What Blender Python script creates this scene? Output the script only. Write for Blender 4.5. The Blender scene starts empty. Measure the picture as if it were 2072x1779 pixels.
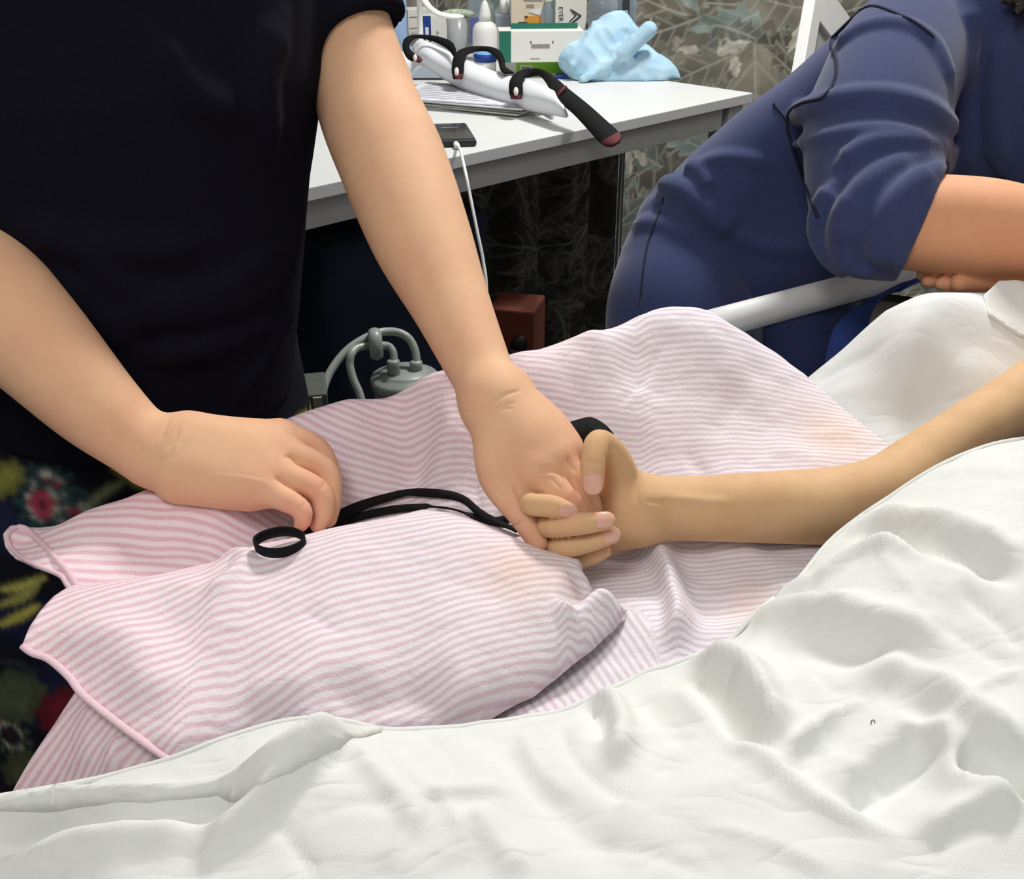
import bpy, math, random
import numpy as np
from mathutils import Vector, Matrix
from mathutils.bvhtree import BVHTree

random.seed(7)
scene = bpy.context.scene
COL = scene.collection

# ------------------------------------------------------------------ camera
F = 2200.0                      # focal length in pixels of the 2072 x 1779 frame
PITCH = math.radians(27.0)
CAM = np.array([0.0, 0.0, 1.15])
FW = np.array([0.0, math.cos(PITCH), -math.sin(PITCH)])
UP = np.array([0.0, math.sin(PITCH), math.cos(PITCH)])
RT = np.array([1.0, 0.0, 0.0])
cam_data = bpy.data.cameras.new('camera')
cam_data.sensor_fit = 'HORIZONTAL'
cam_data.sensor_width = 36.0
cam_data.lens = 36.0 * F / 2072.0
cam_data.clip_start = 0.02
cam = bpy.data.objects.new('camera', cam_data)
COL.objects.link(cam)
cam.location = CAM
cam.rotation_euler = (math.pi / 2 - PITCH, 0, 0)
scene.camera = cam

# ------------------------------------------------------------------ light
world = bpy.data.worlds.new('room_fill')
scene.world = world
world.use_nodes = True
world.node_tree.nodes['Background'].inputs[0].default_value = (1.0, 1.0, 0.99, 1)
world.node_tree.nodes['Background'].inputs[1].default_value = 0.40


def area_light(name, loc, target, size, power, color=(1, 0.99, 0.965)):
    l = bpy.data.lights.new(name, 'AREA')
    l.shape = 'RECTANGLE'
    l.size, l.size_y = size
    l.energy = power
    l.color = color
    o = bpy.data.objects.new(name, l)
    COL.objects.link(o)
    o.location = loc
    d = Vector(target) - Vector(loc)
    o.rotation_euler = d.to_track_quat('-Z', 'Y').to_euler()
    return o


area_light('ceiling_or_fill_light', (0.60, 2.20, 2.56), (0.40, 1.2, 0), (0.34, 0.34), 47)
area_light('ceiling_or_fill_light', (-0.5, -0.3, 2.56), (-0.1, 0.5, 0.6), (0.6, 0.6), 14)  # unseen fill from the front, added to lighten surfaces facing the camera

scene.view_settings.view_transform = 'Standard'
scene.view_settings.look = 'None'
scene.view_settings.exposure = 0.0
scene.view_settings.gamma = 1.0
scene.view_settings.use_curve_mapping = False
scene.cycles.max_bounces = 6
scene.cycles.diffuse_bounces = 3
scene.cycles.glossy_bounces = 2
scene.cycles.transmission_bounces = 5

# ------------------------------------------------------------------ helpers
def A(*p):
    return np.array(p, dtype=float)


def ray(px, py):
    return FW + (px - 1036.0) / F * RT + (889.5 - py) / F * UP


def W(px, py, d):
    """world point seen at pixel px,py at distance d along the view axis"""
    return CAM + d * ray(px, py)


def WZ(px, py, z):
    r = ray(px, py)
    return CAM + r * ((z - CAM[2]) / r[2])


def WY(px, py, y):
    r = ray(px, py)
    return CAM + r * ((y - CAM[1]) / r[1])


def PIX(p):
    v = np.asarray(p, float) - CAM
    d = v @ FW
    return 1036 + F * (v @ RT) / d, 889.5 - F * (v @ UP) / d, d


def unit(v):
    v = np.asarray(v, float)
    return v / (np.linalg.norm(v) + 1e-12)


def lin(r, g, b):
    def c(x):
        x /= 255.0
        return x / 12.92 if x <= 0.04045 else ((x + 0.055) / 1.055) ** 2.4
    return (c(r), c(g), c(b), 1.0)


# ---- materials -------------------------------------------------------------
def mat(name, col, rough=0.6, noise=0.0, nscale=40.0, bump=0.0, bscale=200.0, metallic=0.0,
        sss=0.0, sss_rad=(0.01, 0.004, 0.002), trans=0.0, alpha=1.0, spec=0.5, sheen=0.0, col2=None,
        coat=0.0, attr=None, blush=None):
    m = bpy.data.materials.new(name)
    m.use_nodes = True
    nt = m.node_tree
    b = nt.nodes['Principled BSDF']
    b.inputs['Roughness'].default_value = rough
    b.inputs['Metallic'].default_value = metallic
    b.inputs['Base Color'].default_value = col
    b.inputs['Specular IOR Level'].default_value = spec
    b.inputs['Coat Weight'].default_value = coat
    if sheen:
        b.inputs['Sheen Weight'].default_value = sheen
    if sss:
        b.inputs['Subsurface Weight'].default_value = sss
        b.inputs['Subsurface Radius'].default_value = sss_rad
        b.inputs['Subsurface Scale'].default_value = 1.0
    if trans:
        b.inputs['Transmission Weight'].default_value = trans
    if alpha < 1:
        b.inputs['Alpha'].default_value = alpha
    tc = nt.nodes.new('ShaderNodeTexCoord')
    if attr:
        at = nt.nodes.new('ShaderNodeAttribute')
        at.attribute_name = attr
        src = at.outputs['Color']
    else:
        src = None
    if noise or col2:
        n = nt.nodes.new('ShaderNodeTexNoise')
        n.inputs['Scale'].default_value = nscale
        n.inputs['Detail'].default_value = 6
        n.inputs['Roughness'].default_value = 0.6
        nt.links.new(tc.outputs['Object'], n.inputs['Vector'])
        mx = nt.nodes.new('ShaderNodeMix')
        mx.data_type = 'RGBA'
        cr = nt.nodes.new('ShaderNodeMapRange')
        cr.inputs['From Min'].default_value = 0.3
        cr.inputs['From Max'].default_value = 0.7
        nt.links.new(n.outputs['Fac'], cr.inputs['Value'])
        nt.links.new(cr.outputs['Result'], mx.inputs['Factor'])
        c2 = col2 if col2 else tuple(max(0, min(1, c * (1 - noise))) for c in col[:3]) + (1,)
        mx.inputs['A'].default_value = col
        mx.inputs['B'].default_value = c2
        if src is not None:
            mul = nt.nodes.new('ShaderNodeMix')
            mul.data_type = 'RGBA'
            mul.blend_type = 'MULTIPLY'
            mul.inputs['Factor'].default_value = 1
            nt.links.new(src, mul.inputs['A'])
            nt.links.new(mx.outputs['Result'], mul.inputs['B'])
            src = mul.outputs['Result']
        else:
            src = mx.outputs['Result']
    if blush:
        ba = nt.nodes.new('ShaderNodeAttribute')
        ba.attribute_name = 'blush'
        bm_ = nt.nodes.new('ShaderNodeMix')
        bm_.data_type = 'RGBA'
        nt.links.new(ba.outputs['Fac'], bm_.inputs['Factor'])
        nt.links.new(src, bm_.inputs['A'])
        bm_.inputs['B'].default_value = blush
        src = bm_.outputs['Result']
    if src is not None:
        nt.links.new(src, b.inputs['Base Color'])
    if bump:
        n2 = nt.nodes.new('ShaderNodeTexNoise')
        n2.inputs['Scale'].default_value = bscale
        n2.inputs['Detail'].default_value = 4
        nt.links.new(tc.outputs['Object'], n2.inputs['Vector'])
        bp = nt.nodes.new('ShaderNodeBump')
        bp.inputs['Strength'].default_value = bump
        bp.inputs['Distance'].default_value = 0.002
        nt.links.new(n2.outputs['Fac'], bp.inputs['Height'])
        nt.links.new(bp.outputs['Normal'], b.inputs['Normal'])
    return m


# ---- objects ---------------------------------------------------------------
def tag(o, label=None, cat=None, group=None, kind=None):
    if label:
        o['label'] = label
    if cat:
        o['category'] = cat
    if group:
        o['group'] = group
    if kind:
        o['kind'] = kind
    return o


def empty(name, loc, label=None, cat=None, group=None):
    o = bpy.data.objects.new(name, None)
    o.empty_display_size = 0.05
    COL.objects.link(o)
    o.location = [float(x) for x in loc]
    tag(o, label, cat, group)
    return o


def obj(name, V, Fc, m, parent=None, smooth=True, label=None, cat=None, group=None, kind=None, origin=None):
    V = np.asarray(V, float)
    if origin is None and parent is None:
        origin = A((V[:, 0].min() + V[:, 0].max()) / 2, (V[:, 1].min() + V[:, 1].max()) / 2, V[:, 2].min())
    off = np.asarray(origin if origin is not None else (0, 0, 0), float)
    if parent is not None:
        off = np.array(world_loc(parent))
    me = bpy.data.meshes.new(name)
    if isinstance(Fc, np.ndarray) and Fc.ndim == 2 and len(Fc) > 2000:
        k = Fc.shape[1]
        me.vertices.add(len(V))
        me.vertices.foreach_set('co', (V - off).astype(np.float32).ravel())
        me.loops.add(Fc.size)
        me.loops.foreach_set('vertex_index', Fc.astype(np.int32).ravel())
        me.polygons.add(len(Fc))
        me.polygons.foreach_set('loop_start', (np.arange(len(Fc)) * k).astype(np.int32))
        me.update(calc_edges=True)
        me.validate()
    else:
        me.from_pydata((V - off).tolist(), [], [tuple(int(i) for i in f) for f in Fc])
        me.update()
    if smooth:
        me.polygons.foreach_set('use_smooth', [True] * len(me.polygons))
    o = bpy.data.objects.new(name, me)
    COL.objects.link(o)
    if m is not None:
        me.materials.append(m)
    if parent is not None:
        o.parent = parent            # children keep world placement: offset is the parent's location
    else:
        o.location = off
    tag(o, label, cat, group, kind)
    return o


def world_loc(o):
    l = np.array(o.location, float)
    while o.parent is not None:
        o = o.parent
        l = l + np.array(o.location, float)
    return l


def fattr(o, name, vals):
    a = o.data.attributes.new(name, 'FLOAT', 'POINT')
    a.data.foreach_set('value', np.asarray(vals, dtype=np.float32).ravel())


def cattr(o, name, rgb):
    a = o.data.attributes.new(name, 'FLOAT_COLOR', 'POINT')
    c = np.ones((len(rgb), 4), dtype=np.float32)
    c[:, :3] = rgb
    a.data.foreach_set('color', c.ravel())


def solid(o, t, offset=-1.0):
    md = o.modifiers.new('thickness', 'SOLIDIFY')
    md.thickness = t
    md.offset = offset
    return o


def bev(o, w, seg=2, ang=0.5):
    md = o.modifiers.new('bevel', 'BEVEL')
    md.width = w
    md.segments = seg
    md.limit_method = 'ANGLE'
    md.angle_limit = ang
    return o


class MB:
    """collects simple shapes into one mesh"""
    def __init__(s):
        s.V = []
        s.F = []

    def add(s, V, Fc):
        n = len(s.V)
        s.V += [tuple(map(float, v)) for v in V]
        s.F += [tuple(i + n for i in f) for f in Fc]
        return s

    def box(s, c, size, ax=None):
        c = np.asarray(c, float)
        ax = np.eye(3) if ax is None else np.asarray(ax, float)
        h = np.asarray(size, float) / 2
        V = []
        for x in (-1, 1):
            for y in (-1, 1):
                for z in (-1, 1):
                    V.append(c + ax[0] * h[0] * x + ax[1] * h[1] * y + ax[2] * h[2] * z)
        Fc = [(0, 1, 3, 2), (4, 6, 7, 5), (0, 4, 5, 1), (2, 3, 7, 6), (0, 2, 6, 4), (1, 5, 7, 3)]
        return s.add(V, Fc)

    def lathe(s, c, prof, n=28, axis=(0, 0, 1)):
        """prof: list of (radius, height)"""
        c = np.asarray(c, float)
        az = unit(axis)
        ax = unit(np.cross(az, A(0.3, 1, 0.2)))
        ay = np.cross(az, ax)
        V = []
        for r, h in prof:
            for k in range(n):
                t = 2 * math.pi * k / n
                V.append(c + az * h + (ax * math.cos(t) + ay * math.sin(t)) * r)
        Fc = []
        for i in range(len(prof) - 1):
            for k in range(n):
                k2 = (k + 1) % n
                Fc.append((i * n + k, i * n + k2, (i + 1) * n + k2, (i + 1) * n + k))
        if prof[0][0] > 1e-6:
            Fc.append(tuple(range(n - 1, -1, -1)))
        if prof[-1][0] > 1e-6:
            Fc.append(tuple((len(prof) - 1) * n + k for k in range(n)))
        return s.add(V, Fc)

    def tube(s, P, r, n=12, caps=True, flat=1.0, up=(0, 0, 1)):
        P = np.asarray(P, float)
        m = len(P)
        r = np.broadcast_to(np.asarray(r, float), (m,))
        T = np.gradient(P, axis=0)
        T /= np.linalg.norm(T, axis=1)[:, None] + 1e-12
        V = []
        u = None
        for i in range(m):
            if u is None:
                u = np.cross(T[i], A(*up))
                if np.linalg.norm(u) < 1e-3:
                    u = np.cross(T[i], A(0, 1, 0))
            u = unit(u - T[i] * (u @ T[i]))
            w = np.cross(T[i], u)
            for k in range(n):
                t = 2 * math.pi * k / n
                V.append(P[i] + (u * math.cos(t) + w * math.sin(t) * flat) * r[i])
        Fc = []
        for i in range(m - 1):
            for k in range(n):
                k2 = (k + 1) % n
                Fc.append((i * n + k, (i + 1) * n + k, (i + 1) * n + k2, i * n + k2)[::-1])
        if caps:
            Fc.append(tuple(range(n)))
            Fc.append(tuple((m - 1) * n + k for k in range(n - 1, -1, -1)))
        return s.add(V, Fc)

    def ribbon(s, P, w, N):
        """strip along P, full width w, lying along direction N (per point or one)"""
        P = np.asarray(P, float)
        m = len(P)
        N = np.broadcast_to(np.asarray(N, float), (m, 3))
        w = np.broadcast_to(np.asarray(w, float), (m,))
        V = []
        for i in range(m):
            n = unit(N[i])
            V += [P[i] - n * w[i] / 2, P[i], P[i] + n * w[i] / 2]
        Fc = []
        for i in range(m - 1):
            for k in range(2):
                Fc.append((3 * i + k, 3 * i + 3 + k, 3 * i + 4 + k, 3 * i + k + 1))
        return s.add(V, Fc)

    def build(s, name, m, parent=None, smooth=True, **kw):
        return obj(name, s.V, s.F, m, parent, smooth, **kw)


def spline(P, n=8, closed=False):
    """Catmull-Rom through rows of P (any number of columns)"""
    P = np.asarray(P, float)
    if closed:
        Q = np.vstack([P[-1], P, P[0], P[1]])
    else:
        Q = np.vstack([2 * P[0] - P[1], P, 2 * P[-1] - P[-2]])
    out = []
    for i in range(1, len(Q) - 2):
        p0, p1, p2, p3 = Q[i - 1], Q[i], Q[i + 1], Q[i + 2]
        for t in np.arange(n) / n:
            out.append(0.5 * ((2 * p1) + (-p0 + p2) * t + (2 * p0 - 5 * p1 + 4 * p2 - p3) * t * t
                              + (-p0 + 3 * p1 - 3 * p2 + p3) * t ** 3))
    if not closed:
        out.append(Q[-2])
    return np.array(out)


# ---- signed distance modelling ----------------------------------------------
def cone(P, a, b, ra, rb):
    ba = b - a
    L = ba @ ba + 1e-12
    pa = P - a
    t = np.clip((pa @ ba) / L, 0, 1)
    q = pa - t[:, None] * ba
    return np.sqrt((q * q).sum(1)) - (ra + (rb - ra) * t)


def chain(P, pts, k=0.0):
    """tapering tube along a polyline; pts rows x,y,z,r"""
    pts = np.asarray(pts, float)
    m = len(pts)
    A3, R = pts[:, :3], pts[:, 3]
    rm = R.max()
    lo, hi = A3.min(0) - rm, A3.max(0) + rm
    q = np.maximum(np.maximum(lo - P, P - hi), 0)
    out = np.sqrt((q * q).sum(1)) + 0.004      # lower bound away from the tube
    near = out < 0.024
    if not near.any():
        return out
    X = P[near]
    if m <= 4:
        d = None
        for i in range(m - 1):
            e = cone(X, A3[i], A3[i + 1], R[i], R[i + 1])
            d = e if d is None else np.minimum(d, e)
        out[near] = d
        return out
    res = np.empty(len(X))
    herm = pts.shape[1] == 8
    TG = pts[:, 4:] if herm else None
    p4 = pts[:, :4]
    for c0 in range(0, len(X), 60000):
        x = X[c0:c0 + 60000]
        D = (A3 * A3).sum(1)[None, :] - 2 * (x @ A3.T)
        j = np.argmin(D, axis=1)
        best = None
        for s0 in (-1, 0):
            i = np.clip(j + s0, 0, m - 2)
            a, b = p4[i], p4[i + 1]
            ba = b[:, :3] - a[:, :3]
            t = np.clip(((x - a[:, :3]) * ba).sum(1) / ((ba * ba).sum(1) + 1e-12), 0, 1)[:, None]
            if not herm:
                v = x - a[:, :3] - t * ba
                L_ = np.sqrt((v * v).sum(1))
                e = L_ - (a[:, 3] + (b[:, 3] - a[:, 3]) * t[:, 0])
                if best is None:
                    best, bl_ = e, L_
                else:
                    best = np.where(L_ < bl_, e, best)
                continue
            ta, tb = TG[i], TG[i + 1]
            for it in range(3):
                t2 = t * t
                t3 = t2 * t
                c = a * (2 * t3 - 3 * t2 + 1) + ta * (t3 - 2 * t2 + t) + b * (3 * t2 - 2 * t3) + tb * (t3 - t2)
                v = x - c[:, :3]
                if it < 2:
                    dc = (b - a)[:, :3] * (6 * t - 6 * t2) + ta[:, :3] * (3 * t2 - 4 * t + 1) + tb[:, :3] * (3 * t2 - 2 * t)
                    dd = (b - a)[:, :3] * (6 - 12 * t) + ta[:, :3] * (6 * t - 4) + tb[:, :3] * (6 * t - 2)
                    den = (dc * dc).sum(1) - (v * dd).sum(1)
                    den = np.maximum(den, 0.3 * (dc * dc).sum(1)) + 1e-12
                    t = np.clip(t + ((v * dc).sum(1) / den)[:, None], 0, 1)
            L_ = np.sqrt((v * v).sum(1))
            e = L_ - c[:, 3]
            if best is None:
                best, bl_ = e, L_
            else:
                best = np.where(L_ < bl_, e, best)
        res[c0:c0 + 60000] = best
    out[near] = res
    return out


def ell(P, c, r, ax=None):
    q = P - c
    if ax is not None:
        q = q @ np.asarray(ax, float).T
    r = np.asarray(r, float)
    k0 = np.sqrt(((q / r) ** 2).sum(1)) + 1e-9
    k1 = np.sqrt(((q / (r * r)) ** 2).sum(1)) + 1e-9
    return k0 * (k0 - 1) / k1


def smin(a, b, k):
    h = np.clip(0.5 + 0.5 * (b - a) / k, 0, 1)
    return b + (a - b) * h - k * h * (1 - h)


def smax(a, b, k):
    return -smin(-a, -b, k)


def limb(rows, n=4):
    """rows px,py,half width in px,d -> spline of x,y,z,r"""
    P = []
    for px, py, hw, d in rows:
        w = W(px, py, d)
        P.append((w[0], w[1], w[2], hw * d / F))
    if n <= 1:
        return np.array(P)
    S = spline(P, n)
    e = 1e-3          # exact tangents of the same curve, per sample step
    Q = np.asarray(P, float)
    Q = np.vstack([2 * Q[0] - Q[1], Q, 2 * Q[-1] - Q[-2]])
    T = []
    for i in range(1, len(Q) - 2):
        p0, p1, p2, p3 = Q[i - 1], Q[i], Q[i + 1], Q[i + 2]
        for t in np.arange(n) / n:
            T.append(0.5 * ((-p0 + p2) + 2 * (2 * p0 - 5 * p1 + 4 * p2 - p3) * t + 3 * (-p0 + 3 * p1 - 3 * p2 + p3) * t * t) / n)
    T.append(0.5 * (Q[-1] - Q[-3]) / n)
    return np.hstack([S, np.array(T)])


def trace_many(f, pix, d0=0.4, d1=2.2):
    """first hits of the field f along camera rays; misses are dropped"""
    R = np.array([ray(x, y) for x, y in pix])
    n = np.linalg.norm(R, axis=1)
    d = np.full(len(R), d0)
    for _ in range(90):
        v = f(CAM + d[:, None] * R)
        d = np.where(v > 1.5e-4, d + v * 0.85 / n, d)
        d = np.minimum(d, d1 + 0.5)
        if ((v <= 1.5e-4) | (d > d1)).all():
            break
    ok = d < d1
    return (CAM + d[:, None] * R)[ok]


def trace(f, px, py, d0=0.4, d1=2.2):
    p = trace_many(f, [(px, py)], d0, d1)
    return p[0] if len(p) else None


def mesh_sdf(f, lo, hi, h, newton=1):
    lo = np.asarray(lo, float)
    hi = np.asarray(hi, float)
    B = 4
    nb = np.ceil((hi - lo) / (h * B)).astype(int)
    n = nb * B + 1
    bx = [lo[i] + (np.arange(nb[i]) + 0.5) * B * h for i in range(3)]
    C = np.stack(np.meshgrid(*bx, indexing='ij'), -1).reshape(-1, 3)
    v = np.concatenate([f(c) for c in np.array_split(C, max(1, len(C) // 100000))])
    act = np.abs(v) < B * h * 0.95 * 1.15
    vol = np.repeat(np.repeat(np.repeat(np.where(v < 0, -1.0, 1.0).astype(np.float32).reshape(nb), B, 0), B, 1), B, 2)
    vol = np.pad(vol, ((0, 1),) * 3, mode='edge')
    ids = np.stack(np.unravel_index(np.nonzero(act)[0], nb), -1)
    o = np.arange(B + 1)
    off = np.stack(np.meshgrid(o, o, o, indexing='ij'), -1).reshape(-1, 3)
    for chunk in np.array_split(ids, max(1, len(ids) // 1500)):
        if not len(chunk):
            continue
        idx = (chunk[:, None, :] * B + off[None]).reshape(-1, 3)
        vals = f(lo + idx * h)
        vol[idx[:, 0], idx[:, 1], idx[:, 2]] = vals
    s = vol < 0
    c = s[:-1, :-1, :-1].astype(np.int8)
    for dx, dy, dz in ((1, 0, 0), (0, 1, 0), (0, 0, 1), (1, 1, 0), (1, 0, 1), (0, 1, 1), (1, 1, 1)):
        c = c + s[dx:s.shape[0] - 1 + dx, dy:s.shape[1] - 1 + dy, dz:s.shape[2] - 1 + dz]
    cells = np.argwhere((c > 0) & (c < 8))
    cn = np.array(c.shape)
    key = (cells[:, 0] * cn[1] + cells[:, 1]) * cn[2] + cells[:, 2]
    acc = np.zeros((len(cells), 3))
    cnt = np.zeros(len(cells))
    for ax in range(3):
        e = np.zeros(3, int)
        e[ax] = 1
        o1, o2 = [a for a in range(3) if a != ax]
        for p in (0, 1):
            for q in (0, 1):
                st = np.zeros(3, int)
                st[o1] = p
                st[o2] = q
                a = cells + st
                b = a + e
                va = vol[a[:, 0], a[:, 1], a[:, 2]]
                vb = vol[b[:, 0], b[:, 1], b[:, 2]]
                cr = (va < 0) != (vb < 0)
                t = np.where(cr, va / (va - vb + 1e-12), 0)
                pt = st + t[:, None] * e
                acc += pt * cr[:, None]
                cnt += cr
    V = lo + (cells + acc / np.maximum(cnt, 1)[:, None]) * h
    Fc = []
    for ax in range(3):
        sl1 = [slice(None)] * 3
        sl2 = [slice(None)] * 3
        sl1[ax] = slice(0, -1)
        sl2[ax] = slice(1, None)
        a, b = s[tuple(sl1)], s[tuple(sl2)]
        ed = np.argwhere(a != b)
        o1, o2 = (ax + 1) % 3, (ax + 2) % 3
        ok = (ed[:, o1] > 0) & (ed[:, o2] > 0) & (ed[:, o1] < cn[o1]) & (ed[:, o2] < cn[o2])
        ed = ed[ok]
        q = []
        for p1, p2 in ((-1, -1), (0, -1), (0, 0), (-1, 0)):
            cc = ed.copy()
            cc[:, o1] += p1
            cc[:, o2] += p2
            q.append(np.searchsorted(key, (cc[:, 0] * cn[1] + cc[:, 1]) * cn[2] + cc[:, 2]))
        q = np.stack(q, 1)
        flip = ~s[ed[:, 0], ed[:, 1], ed[:, 2]]
        q[flip] = q[flip][:, ::-1]
        Fc.append(q)
    Fc = np.concatenate(Fc)
    # even out the vertex spacing, then pull the vertices back on to the surface
    ia, ib = Fc.ravel(), np.roll(Fc, -1, axis=1).ravel()
    cnt = np.bincount(ia, minlength=len(V)) + np.bincount(ib, minlength=len(V)) + 1e-9
    for _ in range(3):
        S = np.stack([np.bincount(ia, V[ib, k], minlength=len(V)) + np.bincount(ib, V[ia, k], minlength=len(V)) for k in range(3)], 1) / cnt[:, None]
        V = 0.4 * V + 0.6 * S
    for _ in range(newton):
        e = h * 0.5
        f0 = f(V)
        g = np.stack([(f(V + e * np.eye(3)[i]) - f0) / e for i in range(3)], 1)
        st = f0[:, None] * g / ((g * g).sum(1)[:, None] + 1e-6)
        L = np.linalg.norm(st, axis=1)
        st *= np.minimum(1, h * 0.7 / (L + 1e-12))[:, None]
        V = V - st
    return V, Fc


def mesh_two(f, lo, hi, h, blo, bhi, hf, pt, nrm):
    """coarse mesh of a limb and fine mesh of its hand, cut on one plane (nrm points to the hand)"""
    import bmesh

    def cut(V, Fc, keep_hand):
        s_ = (V - pt) @ nrm
        if not keep_hand:
            s_ = -s_
        Fc = Fc[(s_[Fc] > -1e-9).any(1)]
        used = np.unique(Fc)
        mp = np.full(len(V), -1)
        mp[used] = np.arange(len(used))
        me = bpy.data.meshes.new('tmp')
        me.from_pydata(V[used].tolist(), [], mp[Fc].tolist())
        bm = bmesh.new()
        bm.from_mesh(me)
        bmesh.ops.bisect_plane(bm, geom=bm.verts[:] + bm.edges[:] + bm.faces[:], plane_co=Vector(pt), plane_no=Vector(nrm),
                               clear_inner=keep_hand, clear_outer=not keep_hand)
        bm.verts.index_update()
        V2 = np.array([v.co[:] for v in bm.verts])
        F2 = [tuple(v.index for v in fc.verts) for fc in bm.faces]
        bm.free()
        bpy.data.meshes.remove(me)
        return V2, F2
    Vc, Fc = cut(*mesh_sdf(f, lo, hi, h, newton=2), False)
    Vf, Ff = cut(*mesh_sdf(f, blo, bhi, hf, newton=2), True)
    n = len(Vc)
    return np.vstack([Vc, Vf]), Fc + [tuple(i + n for i in q) for q in Ff]


def field_bounds(pts, pad):
    P = np.vstack([np.asarray(p)[:, :3] for p in pts])
    return P.min(0) - pad, P.max(0) + pad


def bvh(V, Fc):
    return BVHTree.FromPolygons([tuple(v) for v in np.asarray(V, float).tolist()], [tuple(int(i) for i in f) for f in Fc])


def shoot(tree, px, py):
    r = unit(ray(px, py))
    h = tree.ray_cast(Vector(CAM), Vector(r))
    if h[0] is None:
        return None, None
    n = np.array(h[1])
    if n @ r > 0:
        n = -n
    return np.array(h[0]), n


# ---- cloth height fields ------------------------------------------------------
class TPS:
    def __init__(s, xy, z, lam=0.0):
        s.c = np.asarray(xy, float)
        n = len(s.c)
        K = s.k(s.c)
        K[np.arange(n), np.arange(n)] += lam
        Pm = np.hstack([np.ones((n, 1)), s.c])
        M = np.zeros((n + 3, n + 3))
        M[:n, :n] = K
        M[:n, n:] = Pm
        M[n:, :n] = Pm.T
        r = np.zeros(n + 3)
        r[:n] = z
        s.w = np.linalg.solve(M, r)

    def k(s, X):
        d2 = ((X[:, None, :] - s.c[None]) ** 2).sum(2)
        return 0.5 * d2 * np.log(d2 + 1e-12)

    def __call__(s, X):
        X = np.asarray(X, float)
        out = []
        for c in np.array_split(X, max(1, len(X) // 20000)):
            out.append(s.k(c) @ s.w[:-3] + s.w[-3] + c @ s.w[-2:])
        return np.concatenate(out)


def polydist(X, poly, closed=False):
    """distance to a 2D polyline, signed side, and parameter 0..1"""
    poly = np.asarray(poly, float)
    segs = [(poly[i], poly[i + 1]) for i in range(len(poly) - 1)]
    if closed:
        segs.append((poly[-1], poly[0]))
    best = np.full(len(X), 1e9)
    side = np.zeros(len(X))
    par = np.zeros(len(X))
    near = np.zeros((len(X), 2))
    L = np.array([np.linalg.norm(b - a) for a, b in segs])
    cum = np.concatenate([[0], np.cumsum(L)])
    for i, (a, b) in enumerate(segs):
        ba = b - a
        pa = X - a
        t = np.clip((pa @ ba) / (ba @ ba + 1e-12), 0, 1)
        q = a + t[:, None] * ba
        d = np.sqrt(((X - q) ** 2).sum(1))
        m = d < best
        best[m] = d[m]
        side[m] = (ba[0] * pa[m, 1] - ba[1] * pa[m, 0])
        par[m] = (cum[i] + t[m] * L[i]) / (cum[-1] + 1e-12)
        near[m] = q[m]
    return best, np.sign(side), par, near


def inpoly(X, poly):
    poly = np.asarray(poly, float)
    ins = np.zeros(len(X), bool)
    x, y = X[:, 0], X[:, 1]
    j = len(poly) - 1
    for i in range(len(poly)):
        xi, yi = poly[i]
        xj, yj = poly[j]
        m = ((yi > y) != (yj > y)) & (x < (xj - xi) * (y - yi) / (yj - yi + 1e-15) + xi)
        ins ^= m
        j = i
    return ins


class Cloth:
    """height field z(x, y) from control points plus fold features"""
    def __init__(s, ctrl, extra=(), lam=1e-5):
        P = [WZ(px, py, z) for px, py, z in ctrl] + [A(*e) for e in extra]
        P = np.array(P)
        s.base = TPS(P[:, :2], P[:, 2], lam)
        s.feat = []
        s.extra = []

    def z(s, X):
        X = np.asarray(X, float)
        out = s.base(X)
        for poly, w, amp, kind in s.feat:
            pad = 4.0 * w if kind != 'sharp' else 7.0 * w
            lo_, hi_ = poly.min(0) - pad, poly.max(0) + pad
            m = (X[:, 0] > lo_[0]) & (X[:, 0] < hi_[0]) & (X[:, 1] > lo_[1]) & (X[:, 1] < hi_[1])
            if not m.any():
                continue
            d, sd, t, _ = polydist(X[m], poly)
            add = np.zeros(len(d))
            tap = np.clip(np.minimum(t, 1 - t) / 0.22, 0, 1)
            tap = tap * tap * (3 - 2 * tap)
            if kind == 'ridge':
                add = amp * tap * np.exp(-(d / w) ** 2)
            elif kind == 'sharp':
                add = amp * tap * np.exp(-np.abs(d / w))
            elif kind == 'step':       # high on the left of the line, soft on that side
                x = d * sd
                add = amp * tap * np.where(x > 0, np.exp(-(x / w) ** 2), np.exp(-(x / max(w * 0.3, 0.0065)) ** 2))
            elif kind == 'fullridge':
                add = amp * np.exp(-(d / w) ** 2)
            out[m] += add
        for fn in s.extra:
            out = out + fn(X)
        return out

    def hit(s, px, py, base=False, off=0.0):
        r = ray(px, py)
        ds = np.arange(0.35, 1.7, 0.0015)
        P = CAM + ds[:, None] * r
        zz = (s.base(P[:, :2]) if base else s.z(P[:, :2])) + off
        below = np.nonzero(P[:, 2] < zz)[0]
        i = below[0] if len(below) else len(ds) - 1
        i = max(i, 1)
        a = P[i - 1, 2] - zz[i - 1]
        b = P[i, 2] - zz[i]
        t = a / (a - b + 1e-12)
        return P[i - 1] + (P[i] - P[i - 1]) * t

    def fold(s, pxs, w, amp, kind='ridge', n=4):
        P = np.array([s.hit(x, y, base=True)[:2] for x, y in pxs])
        if len(P) > 2:
            P = spline(P, n)
        s.feat.append((P, w, amp, kind))


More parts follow.
